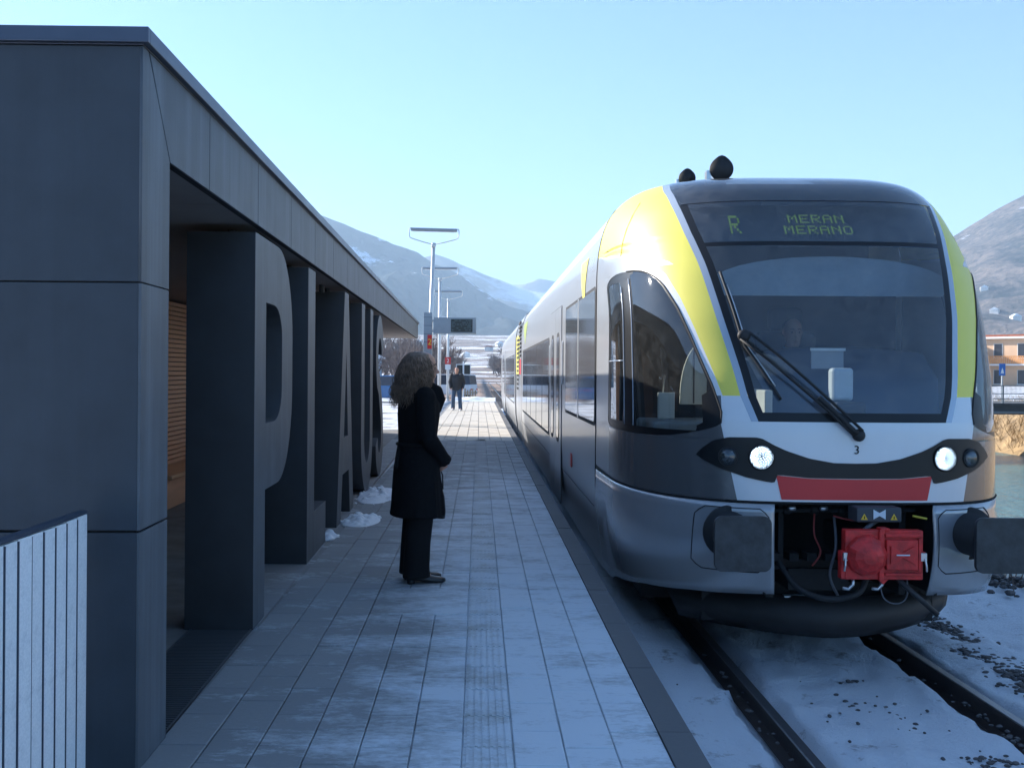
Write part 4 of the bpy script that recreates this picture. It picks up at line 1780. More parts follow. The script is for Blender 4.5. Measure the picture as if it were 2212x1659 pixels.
    MB().box(-.56, -.50, 7.45, 8.36, .8, 1.50).build('desk_side', 'cab_cream', cab, bevel=.01)
    ol = [(-.98, 1.36), (-.76, 1.36), (-.755, 1.62)] + [(-.78 - .20 * math.sin(R(a)) * 1.0 + .0, 1.42 + .46 * math.cos(R(a))) for a in range(6, 91, 7)]
    pn = extruded([ol], .03)
    pn.transform(Matrix(((1, 0, 0, 0), (0, 0, 1, 8.46), (0, 1, 0, 0), (0, 0, 0, 1))))
    link('seat_side_panel', pn, 'cab_cream', cab, bevel=.008)
    MB().box(-.872, -.862, 8.452, 8.462, 1.37, 1.86).build('panel_joint', 'seam', cab)
    MB().box(-1.30, -.62, 7.9, 8.75, 1.12, 1.24).build('side_console', 'cab_panel', cab, bevel=.03, seg=3)
    MB().tube([(-1.12, 8.6, 1.24), (-1.10, 8.5, 1.6)], .008, 6).build('rod', 'steel_bright', cab)
    mo = MB().box(-1.17, -1.03, 8.42, 8.45, 1.24, 1.46)
    mo.build('notice_holder', 'device_white', cab, bevel=.008)
    # device box on the desk
    MB().box(-.085, .075, 7.40, 7.50, 1.425, 1.665).build('desk_camera', 'device_white', cab, bevel=.025, seg=3)
    MB().box(-.09, .13, 7.30, 7.44, 1.33, 1.42).build('camera_foot', 'cab_dark', cab, bevel=.02)
    MB().box(-.15, .09, 7.66, 7.68, 1.66, 1.80).build('paper_clip', 'cab_panel', cab)
    MB().box(-.16, .10, 7.645, 7.665, 1.795, 1.815).build('paper_clip', 'device_white', cab)
    # seat
    se = MB()
    se.box(-.16, .38, 9.14, 9.28, 1.1, 2.0).box(-.05, .27, 9.16, 9.26, 2.0, 2.22).box(-.16, .38, 8.72, 9.2, 1.02, 1.16)
    se.box(-.0, .2, 8.85, 9.1, .78, 1.05)
    se.build('driver_seat', 'cab_dark', cab, bevel=.06, seg=3)

    # ---------------- front car, power module, rear car
    def profile():
        pr = [(-1.42, -.30)]
        for z in [-.2, 0, .3, .7, 1.2, 2.0, ZSH, 2.6, 2.75, 2.88, 2.98, 3.07, 3.15, 3.20, 3.25, 3.29, 3.32, 3.345, 3.362]:
            pr.append((-bodyW(z), z))
        pr.append((-.3, 3.37))
        return pr + [(-a, b) for a, b in reversed(pr)]

    def hull(name, y0, y1, label=None, sc=1.0, top=0.0):
        ro = empty(name)
        ro.parent = tr
        pr = profile()
        n = len(pr)
        mb = MB()
        ys = [y0 + (y1 - y0) * i / 8 for i in range(9)]
        rows = [[(a * sc, y, b + (top if b > 2.4 else 0)) for a, b in pr] for y in ys]
        mb.rings(rows)
        for k in range(8 * n):
            j = k % n
            zm = (pr[j][1] + pr[(j + 1) % n][1]) / 2
            if zm > 2.95:
                mb.m[k] = 1  # white above the silver side: sunlit roof shoulder put into the colour
        me = mb.build('body', ['silver_paint', 'white_train'], ro, smooth=True)
        es = me.modifiers.new('edges', 'EDGE_SPLIT')
        es.split_angle = R(35)
        return ro

    def side_panel(parent, name, mname, y0, y1, z0, z1, off=.004, r_=.06, side=-1, th=.012):
        ol = []
        r_ = min(r_, (y1 - y0) / 2.01, (z1 - z0) / 2.01)
        for (qx, qy, a0) in ((y1 - r_, z1 - r_, 0), (y0 + r_, z1 - r_, 90), (y0 + r_, z0 + r_, 180), (y1 - r_, z0 + r_, 270)):
            ol += arc(qx, qy, r_, r_, a0, a0 + 90, 4)
        me = extruded([ol], th)
        o = link(name, me, mname, parent)
        x = side * (1.5 + off) if side > 0 else -(1.5 + off)
        # local (a,b,c) -> (x +- c, a, b)
        o.matrix_local = Matrix(((0, 0, -side * -1 if False else (1 if side < 0 else -1), x), (1, 0, 0, 0), (0, 1, 0, 0), (0, 0, 0, 1)))
        return o

    fc = hull('front_car', 10.012, 27.6)
    for side in (-1, 1):
        side_panel(fc, 'window_gasket', 'black_rubber', 10.06, 13.56, 1.09, 2.475, .003, .08, side)
        side_panel(fc, 'window', 'side_window', 10.12, 11.72, 1.13, 2.44, .006, .06, side)
        side_panel(fc, 'window', 'side_window', 11.88, 13.50, 1.13, 2.44, .006, .06, side)
        side_panel(fc, 'window_post', 'silver_paint', 11.74, 11.86, 1.10, 2.465, .008, .01, side)
        # double door
        for (a, b) in ((14.18, 15.23), (15.25, 16.30)):
            dl = side_panel(fc, 'door', 'silver_paint', a, b, -.20, 2.54, .010, .03, side)
            side_panel(fc, 'door_seal', 'black_rubber', a - .012, b + .012, -.21, 2.55, .004, .03, side)
            side_panel(fc, 'window_gasket', 'black_rubber', a + .28, b - .22, .62, 2.19, .013, .16, side)
            side_panel(fc, 'window', 'side_window', a + .33, b - .27, .68, 2.13, .016, .14, side)
        for yy in (13.95, 16.48):
            side_panel(fc, 'door_handle', 'white_train', yy - .05, yy + .05, 1.45, 2.05, .02, .04, side)
        side_panel(fc, 'window_gasket', 'black_rubber', 16.68, 26.76, .59, 2.19, .003, .08, side)
        wn_ = [16.75, 18.50, 20.4, 22.6, 24.6, 26.7]
        for a, b in zip(wn_, wn_[1:]):
            side_panel(fc, 'window', 'side_window', a + .06, b - .06, .64, 2.15, .006, .05, side)
        side_panel(fc, 'marker', 'red_train', 12.55, 12.75, .45, .62, .006, .03, side)
        MB().tube([(side * 1.503, 10.1, .30), (side * 1.503, 27.5, .30)], .004, 4).build('panel_seam', 'seam', fc)
    # lime and yellow flashes on the shoulder
    for (ya, yb, yc, mt) in ((11.0, 11.75, 11.15, 'yellow_paint'), (24.6, 26.6, 25.4, 'lime_paint')):
        a, b, c_ = [Vector((-bodyW(z) - .006, y, z)) for y, z in ((ya, 2.86), (yb, 2.86), (yc, 2.30))]
        rows = []
        for j in range(9):
            z = 2.30 + .56 * j / 8
            f = j / 8
            l, r_ = yc + (ya - yc) * f, yc + .02 + (yb - yc) * f
            rows.append([(-bodyW(z) - .005, l, z), (-bodyW(z) - .005, r_, z)])
        MB().grid(rows).build('livery_flash', mt, fc, smooth=True)
    MB().box(-1.36, 1.36, 27.6, 28.2, -.1, 3.2).build('gangway', 'black_rubber', tr)
    pm = hull('power_module', 28.2, 31.8, sc=.99, top=.05)
    for side in (-1, 1):
        side_panel(pm, 'panel', 'yellow_paint', 29.3, 31.75, 1.55, 2.70, -.008, .02, side)
        side_panel(pm, 'panel', 'red_train', 28.3, 29.7, 1.55, 1.98, -.006, .02, side)
        lv = MB()
        for i in range(9):
            z = 2.05 + i * .115
            lv.box(side * 1.475, side * 1.512, 28.35, 29.6, z, z + .06)
        for i in range(12):
            z = 1.1 + i * .13
            lv.box(side * 1.475, side * 1.510, 30.1, 30.9, z, z + .07)
        lv.build('vent_louvre', 'black_rubber', pm)
    MB().box(-1.36, 1.36, 31.8, 32.4, -.1, 3.2).build('gangway', 'black_rubber', tr)
    rc = hull('rear_car', 32.4, 52.5)
    for side in (-1, 1):
        side_panel(rc, 'window_gasket', 'black_rubber', 33.1, 43.6, .59, 2.19, .003, .08, side)
        for i in range(5):
            side_panel(rc, 'window', 'side_window', 33.2 + i * 2.08, 35.16 + i * 2.08, .64, 2.15, .006, .05, side)
        for (a, b) in ((44.0, 45.05), (45.07, 46.1)):
            side_panel(rc, 'door', 'silver_paint', a, b, -.2, 2.54, .010, .03, side)
            side_panel(rc, 'window', 'side_window', a + .3, b - .25, .66, 2.15, .016, .14, side)
        side_panel(rc, 'window', 'side_window', 46.8, 50.2, 1.13, 2.44, .006, .06, side)
    # roof pods, running gear
    MB().box(-.95, .95, 12.0, 26.4, 3.30, 3.42).build('roof_pod', 'white_train', fc, bevel=.05)
    MB().box(-.95, .95, 34, 50, 3.30, 3.42).build('roof_pod', 'white_train', rc, bevel=.05)
    un = MB().box(-1.2, 1.2, 9.0, 52, -.36, -.05)
    un.build('underframe', 'under_steel', tr)
    for yb in (9.6, 11.7, 29.0, 31.2, 48.0, 50.2):
        ws_ = empty('wheelset')
        ws_.parent = tr
        for s in (-1, 1):
            MB().lathe([(.05, 0), (.40, 0), (.44, .01), (.43, .13), (.05, .13)], (s * .70, yb, RAIL_Z + .44), (s, 0, 0), 28).build('wheel', 'under_steel', ws_, smooth=False)
        MB().tube([(-.7, yb, RAIL_Z + .44), (.7, yb, RAIL_Z + .44)], .08, 12).build('axle', 'under_steel', ws_)
    return tr


# ------------------------------------------------------------------ people
def limb(mb, a, b, r0, r1, n=10, bulge=0.0):
    a, b = Vector(a), Vector(b)
    pts, rad = [], []
    for i in range(7):
        t = i / 6
        pts.append(a.lerp(b, t))
        rad.append(r0 + (r1 - r0) * t + bulge * math.sin(math.pi * min(1, t * 1.3)) * r0)
    mb.tube(pts, rad, n)
    mb.ball(a, r0, n=10)
    mb.ball(b, r1, n=10)


def hand(mb, wrist, direction, palm_n, side, curl=.5, s=1.0):
    """palm, four fingers of unequal length and a thumb from the side of the palm"""
    w = Vector(wrist)
    d = Vector(direction).normalized()
    n = Vector(palm_n)
    n = (n - d * n.dot(d)).normalized()
    x = d.cross(n) * side
    limb(mb, w, w + d * .04 * s, .026 * s, .032 * s)
    for k in range(3):
        limb(mb, w + d * .03 * s + x * (k - 1) * .02 * s, w + d * .085 * s + x * (k - 1) * .022 * s, .017 * s, .015 * s)
    for k, ln in enumerate((.068, .078, .073, .058)):
        b = w + d * .085 * s + x * (-.033 + .022 * k) * s
        p1 = b + (d * math.cos(curl * .6) + n * math.sin(curl * .6)) * ln * .5 * s
        p2 = p1 + (d * math.cos(curl * 1.6) + n * math.sin(curl * 1.6)) * ln * .32 * s
        p3 = p2 + (d * math.cos(curl * 2.4) + n * math.sin(curl * 2.4)) * ln * .26 * s
        mb.tube([b, p1, p2, p3], [.0098 * s, .0092 * s, .0085 * s, .0065 * s], 7)
    t0 = w + d * .03 * s - x * .03 * s
    t1 = t0 + (d * .7 - x * .6 + n * .3).normalized() * .038 * s
    t2 = t1 + (d * .9 - x * .1 + n * .4).normalized() * .030 * s
    mb.tube([t0, t1, t2], [.014 * s, .011 * s, .008 * s], 7)


def head(mb, c, fwd, s=1.0):
    c = Vector(c)
    f = Vector(fwd).normalized()
    sd = f.cross(Vector((0, 0, 1))).normalized()
    up = sd.cross(f)
    M = Matrix((sd, f, up)).transposed()

    def P(x, y, z):
        return c + M @ Vector((x, y, z)) * s
    secs = [(-.125, .030, .030, .055), (-.112, .045, .048, .040), (-.09, .056, .066, .022), (-.05, .067, .082, .008), (0, .074, .094, 0), (.05, .076, .098, -.004),
            (.085, .068, .088, -.006), (.11, .048, .062, -.008), (.124, .02, .026, -.008)]
    mb.rings([[P(rx * math.cos(2 * math.pi * j / 16), y0 + ry * math.sin(2 * math.pi * j / 16), z) for j in range(16)] for z, rx, ry, y0 in secs])
    mb.tube([P(0, .088, .02), P(0, .104, -.012), P(0, .116, -.030), P(0, .098, -.040)], [.009, .011, .014, .010], 7)
    mb.tube([P(-.022, .085, -.066), P(0, .095, -.064), P(.022, .085, -.066)], [.006, .009, .006], 6)
    for q in (-1, 1):
        mb.tube([P(q * .073, -.005, -.032), P(q * .082, -.012, 0), P(q * .080, -.018, .026), P(q * .072, -.006, .03)], [.008, .011, .011, .007], 6)
    return P


def face_bits(P, parent):
    e = MB()
    for q in (-1, 1):
        e.ball(P(q * .030, .080, .004), .0095, n=8)
    e.build('eyes', 'black_leather', parent, smooth=True)
    b = MB()
    for q in (-1, 1):
        b.tube([P(q * .014, .092, .028), P(q * .032, .088, .034), P(q * .05, .074, .028)], .004, 5)
    b.build('eyebrows', 'hair_dark', parent)


def shoe(mb, ankle, toe_dir, s=1.0, heel=.0):
    a = Vector(ankle)
    f = Vector(toe_dir).normalized()
    sd = f.cross(Vector((0, 0, 1)))
    z0 = a.z - .085
    rs = []
    for (t, w, h, zb) in ((-.07, .020, .06, heel), (-.055, .032, .085, heel), (0, .036, .095, heel * .8), (.06, .040, .07, heel * .35), (.12, .044, .05, 0),
                          (.16, .036, .042, .002), (.185, .016, .03, .006)):
        ring = []
        for j in range(12):
            th = 2 * math.pi * j / 12
            x, z = math.cos(th), math.sin(th)
            zz = max(z, -.55)
            ring.append(a + f * t * s + sd * x * w * s + Vector((0, 0, -a.z + z0 + zb + (h - zb) * (zz + .55) / 1.55)))
        rs.append(ring)
    mb.rings(rs)


def torso(mb, secs):
    mb.ell(secs, 18)


def build_woman():
    # local: +y is the way she faces
    w = empty('person', (-.47, 7.88, 0), R(-68), label='woman with long curly hair in a long black coat waiting on the platform', cat='person')
    H_ = .03
    w.scale = (1.07, 1.07, 1.0)
    bd = MB()
    J = {'hipL': (-.09, -.01, .92), 'hipR': (.09, -.01, .92), 'kneeL': (-.085, .025, .52), 'kneeR': (.085, .0, .52), 'ankL': (-.08, -.02, .10), 'ankR': (.08, -.045, .10),
         'shL': (-.19, -.01, 1.43), 'shR': (.19, -.01, 1.43), 'elL': (-.235, -.005, 1.14), 'elR': (.235, -.01, 1.13), 'wrL': (-.10, .165, .955), 'wrR': (.11, .155, .945)}
    for s in 'LR':
        limb(bd, J['hip' + s], J['knee' + s], .085, .055)
        limb(bd, J['knee' + s], J['ank' + s], .055, .036, bulge=.2)
        limb(bd, J['sh' + s], J['el' + s], .05, .04)
        limb(bd, J['el' + s], J['wr' + s], .04, .027)
    torso(bd, [(0, -.01, .88, .16, .11), (0, -.01, .98, .165, .115), (0, 0, 1.10, .135, .095), (0, .005, 1.25, .155, .115), (0, 0, 1.38, .17, .10), (0, -.01, 1.45, .12, .07),
               (0, -.005, 1.49, .055, .055), (0, .005, 1.56, .05, .052)])
    Ph = head(bd, (0, .035, 1.645), (.12, 1, -.02))
    hand(bd, J['wrL'], (.5, .25, -.8), (.5, -.2, 0), 1, .9)
    hand(bd, J['wrR'], (-.5, .25, -.8), (-.5, -.2, 0), -1, .9)
    for s in 'LR':
        limb(bd, J['ank' + s], Vector(J['ank' + s]) + Vector((0, .10, -.05)), .034, .028)
    body = bd.build('body', 'skin', w)
    remesh(body, .0075, 4)
    face_bits(Ph, w)
    # coat
    ct = MB()
    ct.ell([(0, -.006, .505, .235, .182), (0, -.006, .52, .236, .184), (0, -.008, .62, .228, .178), (0, -.010, .75, .215, .170), (0, -.010, .88, .200, .162), (0, -.008, 1.0, .178, .146),
            (0, -.004, 1.08, .165, .136), (0, .0, 1.18, .172, .142), (0, .004, 1.28, .185, .150), (0, .004, 1.37, .192, .145), (0, -.004, 1.44, .17, .115), (0, -.004, 1.485, .10, .085),
            (0, -.004, 1.52, .07, .07)], 28)
    for s in 'LR':
        limb(ct, J['sh' + s], J['el' + s], .078, .066)
        limb(ct, J['el' + s], J['wr' + s], .066, .054)
        ct.tube([J['wr' + s], Vector(J['wr' + s]).lerp(Vector(J['el' + s]), -.10)], [.056, .060], 12)
    # big lapels / collar standing out in front
    ct.tube([(-.08, .03, 1.52), (-.055, .12, 1.47), (-.03, .155, 1.40), (-.01, .150, 1.30)], [.040, .050, .045, .02], 8)
    ct.tube([(.08, .03, 1.52), (.055, .12, 1.47), (.03, .155, 1.40), (.01, .150, 1.30)], [.040, .050, .045, .02], 8)
    ct.tube([(-.09, .02, 1.50), (-.06, -.06, 1.52), (.06, -.06, 1.52), (.09, .02, 1.50)], .038, 8)
    # folds of the skirt
    for k in range(9):
        a = 2 * math.pi * k / 9 + .3
        ct.tube([(.165 * math.cos(a), .13 * math.sin(a), 1.0), (.20 * math.cos(a + .05), .155 * math.sin(a + .05), .75), (.225 * math.cos(a), .175 * math.sin(a), .515)],
                [.012, .02, .026], 6)
    co = ct.build('coat', 'black_wool', w)
    remesh(co, .010, 5)
    be = MB()
    be.tube([(.172 * math.cos(a), -.004 + .143 * math.sin(a), 1.06) for a in [2 * math.pi * i / 30 for i in range(31)]], .012, 6, cap=False)
    be.tube([(.03, -.145, 1.06), (.05, -.165, .98), (.045, -.175, .88)], .014, 6)
    be.build('belt', 'black_cloth', w)
    tr_ = MB()
    for s, dx in (('L', -1), ('R', 1)):
        tr_.ell([(J['hip' + s][0], -.01, .95, .10, .12), (J['hip' + s][0], -.005, .70, .092, .105), (J['knee' + s][0], J['knee' + s][1] - .005, .52, .082, .098),
                 (J['knee' + s][0], J['ank' + s][1] + .02, .30, .078, .094), (J['ank' + s][0], J['ank' + s][1] + .012, .12, .080, .098), (J['ank' + s][0], J['ank' + s][1] + .014, .045, .082, .104)], 16)
    to = tr_.build('trousers', 'black_cloth', w)
    remesh(to, .010, 4)
    for s in 'LR':
        sb = MB()
        shoe(sb, (J['ank' + s][0], J['ank' + s][1] + .02, .085), (.05, 1, 0), 1.12, .028)
        sb.box(J['ank' + s][0] - .022, J['ank' + s][0] + .022, J['ank' + s][1] - .05, J['ank' + s][1] - .005, .0, .035)
        sb.build('shoe', 'black_leather', w, smooth=True)
    # curly hair: a cap and many spiralling locks
    rnd = random.Random(12)
    cap = MB()
    cap.ell([(0, -.055, 1.50, .10, .055), (0, -.05, 1.56, .115, .085), (0, -.03, 1.63, .112, .105), (0, -.012, 1.70, .102, .108), (0, .0, 1.75, .075, .085), (0, .0, 1.772, .03, .035)], 18)
    cp = cap.build('hair', 'hair_brown', w)
    remesh(cp, .012, 3)
    hr = MB()
    for i in range(1300):
        a = rnd.uniform(0, 2 * math.pi)
        el = rnd.uniform(.05, 1.0)
        fx, fy = math.sin(a), math.cos(a)
        if fy > .72:                         # face left free
            continue
        r0 = .100 * math.sqrt(max(0, 1 - el ** 2 * .85))
        root = Vector((fx * r0, .0 + fy * r0 * 1.05 - .008, 1.655 + .112 * el))
        ln = rnd.uniform(.20, .36) * (.55 if fy > .45 else 1.0) + .08 * el
        out = rnd.uniform(.015, .07)
        n = 26
        turns = ln * rnd.uniform(20, 34)
        ph = rnd.uniform(0, 6.28)
        rr = rnd.uniform(.006, .013)
        pts, rad = [], []
        for k in range(n):
            t = k / (n - 1)
            spread = out * math.sin(min(t * 1.9, math.pi / 2)) * (1 - .25 * max(0, t - .5))
            base = root + Vector((fx * spread, fy * spread - .02 * t, 0)) + Vector((0, 0, .035 * math.sin(min(1, t * 3) * math.pi) * (1 - el) * .5 - ln * max(0, t - .06) ** 1.1))
            if base.z < 1.50:
                base.y -= .02
            th = ph + turns * t * 2
            rt = rr * min(1, t * 3)
            pts.append(base + Vector((math.cos(th) * rt, math.sin(th) * rt, math.sin(th * .5) * rt * .4)))
            rad.append(rnd.uniform(.0019, .0030) * (1 - .7 * t ** 3))
        hr.tube(pts, rad, 3, cap=False)
    hr.build('hair_locks', 'hair_brown', w, smooth=True)
    # handbag
    M = Matrix.Translation((-.47, 7.88, 0)) @ Matrix.Rotation(R(-68), 4, 'Z')
    bag = empty('handbag', (-.47, 7.88, 0), R(-68), label='black leather handbag held in front of the waiting woman', cat='handbag')
    b = MB()
    b.ell([(0, .165, .485, .10, .035), (0, .165, .49, .125, .045), (0, .165, .55, .135, .048), (0, .165, .66, .12, .036), (0, .165, .72, .10, .018)], 20)
    b.build('bag_body', 'black_leather', bag, smooth=True)
    for dx in (-.012, .014):
        MB().tube([(-.08, .165 + dx, .71), (-.07, .165 + dx, .82), (-.02, .165 + dx * .3, .88), (.02, .165 + dx * .3, .88), (.07, .165 + dx, .82), (.08, .165 + dx, .71)], .006, 6).build('strap', 'black_leather', bag, smooth=True)


def build_man():
    m = empty('person', (-.93, 42.4, 0), R(178), label='man in black jacket and jeans with white shoes walking on the sunny platform', cat='person')
    J = {'hipL': (-.10, 0, .93), 'hipR': (.10, 0, .93), 'kneeL': (-.14, .12, .52), 'kneeR': (.14, .02, .51), 'ankL': (-.17, .10, .10), 'ankR': (.16, -.16, .12),
         'shL': (-.21, 0, 1.46), 'shR': (.21, 0, 1.46), 'elL': (-.29, -.07, 1.18), 'elR': (.29, .0, 1.18), 'wrL': (-.26, .04, .95), 'wrR': (.25, .12, .95)}
    bd = MB()
    for s in 'LR':
        limb(bd, J['hip' + s], J['knee' + s], .09, .06)
        limb(bd, J['knee' + s], J['ank' + s], .06, .04, bulge=.2)
        limb(bd, J['sh' + s], J['el' + s], .055, .045)
        limb(bd, J['el' + s], J['wr' + s], .045, .03)
        limb(bd, J['ank' + s], Vector(J['ank' + s]) + Vector((0, .12, -.05)), .036, .03)
    torso(bd, [(0, 0, .88, .17, .12), (0, 0, 1.0, .17, .12), (0, 0, 1.15, .16, .11), (0, 0, 1.35, .19, .12), (0, 0, 1.46, .14, .08), (0, 0, 1.51, .06, .06), (0, .01, 1.58, .057, .06)])
    Ph = head(bd, (0, .03, 1.665), (.1, 1, -.05))
    hand(bd, J['wrL'], (.2, .15, -1), (1, 0, 0), 1, .6)
    hand(bd, J['wrR'], (-.2, .15, -1), (-1, 0, 0), -1, .6)
    remesh(bd.build('body', 'skin', m), .009, 3)
    face_bits(Ph, m)
    h = MB()
    h.ell([(0, -.055, 1.64, .07, .05), (0, -.03, 1.69, .082, .082), (0, .0, 1.735, .083, .098), (0, .005, 1.775, .06, .075), (0, .005, 1.797, .02, .03)], 16)
    remesh(h.build('hair', 'hair_dark', m), .012, 2)
    j = MB()
    j.ell([(0, 0, .84, .215, .15), (0, 0, .90, .22, .155), (0, 0, 1.05, .215, .15), (0, .005, 1.25, .225, .155), (0, .005, 1.38, .225, .145), (0, 0, 1.47, .17, .10), (0, 0, 1.52, .08, .075)], 20)
    for s in 'LR':
        limb(j, J['sh' + s], J['el' + s], .085, .072)
        limb(j, J['el' + s], J['wr' + s], .07, .055)
    remesh(j.build('jacket', 'jacket_black', m), .012, 4)
    t = MB()
    for s in 'LR':
        limb(t, J['hip' + s], J['knee' + s], .115, .085)
        limb(t, J['knee' + s], Vector(J['ank' + s]) + Vector((0, -.01, -.03)), .085, .085)
    t.ell([(0, 0, .86, .17, .12), (0, 0, .98, .19, .135)], 18)
    remesh(t.build('jeans', 'denim', m), .012, 4)
    for s in 'LR':
        b = MB()
        shoe(b, (J['ank' + s][0], J['ank' + s][1], J['ank' + s][2] - .015), (0, 1, 0), 1.25)
        b.build('shoe', 'shoe_white', m, smooth=True)


def build_driver():
    d = empty('person', (TC + .11, 9.0, .78), R(180), label='train driver in a dark jacket and blue shirt collar behind the windscreen', cat='person')
    J = {'hipL': (-.1, .02, .42), 'hipR': (.1, .02, .42), 'kneeL': (-.14, .46, .46), 'kneeR': (.14, .46, .46), 'ankL': (-.14, .52, .10), 'ankR': (.14, .52, .10),
         'shL': (-.2, .0, .99), 'shR': (.2, .0, .99), 'elL': (-.26, .14, .74), 'elR': (.26, .14, .74), 'wrL': (-.20, .38, .72), 'wrR': (.20, .38, .72)}
    bd = MB()
    for s in 'LR':
        limb(bd, J['hip' + s], J['knee' + s], .09, .06)
        limb(bd, J['knee' + s], J['ank' + s], .06, .04)
        limb(bd, J['sh' + s], J['el' + s], .055, .045)
        limb(bd, J['el' + s], J['wr' + s], .045, .03)
        limb(bd, J['ank' + s], Vector(J['ank' + s]) + Vector((0, .12, -.05)), .036, .03)
        hand(bd, J['wr' + s], (0, 1, -.25), (0, -.2, -1), 1 if s == 'L' else -1, .5)
    torso(bd, [(0, 0, .38, .17, .12), (0, 0, .5, .17, .12), (0, 0, .68, .16, .11), (0, 0, .88, .19, .12), (0, 0, .99, .14, .08), (0, 0, 1.04, .06, .06), (0, .01, 1.11, .057, .06)])
    Ph = head(bd, (0, .03, 1.20), (0, 1, -.02))
    remesh(bd.build('body', 'skin', d), .009, 3)
    face_bits(Ph, d)
    h = MB()
    h.ell([(0, -.055, 1.17, .07, .05), (0, -.03, 1.22, .082, .082), (0, -.01, 1.27, .083, .095), (0, 0, 1.31, .058, .072), (0, 0, 1.33, .02, .03)], 16)
    remesh(h.build('hair', 'hair_dark', d), .012, 2)
    j = MB()
    j.ell([(0, 0, .40, .20, .145), (0, 0, .6, .2, .145), (0, .005, .8, .22, .15), (0, .005, .92, .22, .14), (0, 0, 1.0, .17, .10), (0, -.01, 1.045, .075, .075)], 20)
    for s in 'LR':
        limb(j, J['sh' + s], J['el' + s], .08, .068)
        limb(j, J['el' + s], J['wr' + s], .065, .05)
    remesh(j.build('jacket', 'jacket_black', d), .012, 4)
    c = MB()
    for q in (-1, 1):
        c.tube([(q * .06, -.03, 1.07), (q * .062, .04, 1.055), (q * .03, .09, 1.02), (q * .05, .12, .98)], [.014, .018, .022, .008], 6)
    c.build('collar', 'shirt_blue', d, smooth=True)
    t = MB()
    for s in 'LR':
        limb(t, J['hip' + s], J['knee' + s], .11, .08)
        limb(t, J['knee' + s], J['ank' + s], .08, .07)
    remesh(t.build('trousers', 'black_cloth', d), .014, 3)
    for s in 'LR':
        b = MB()
        shoe(b, J['ank' + s], (0, 1, 0), 1.2)
        b.build('shoe', 'black_leather', d, smooth=True)


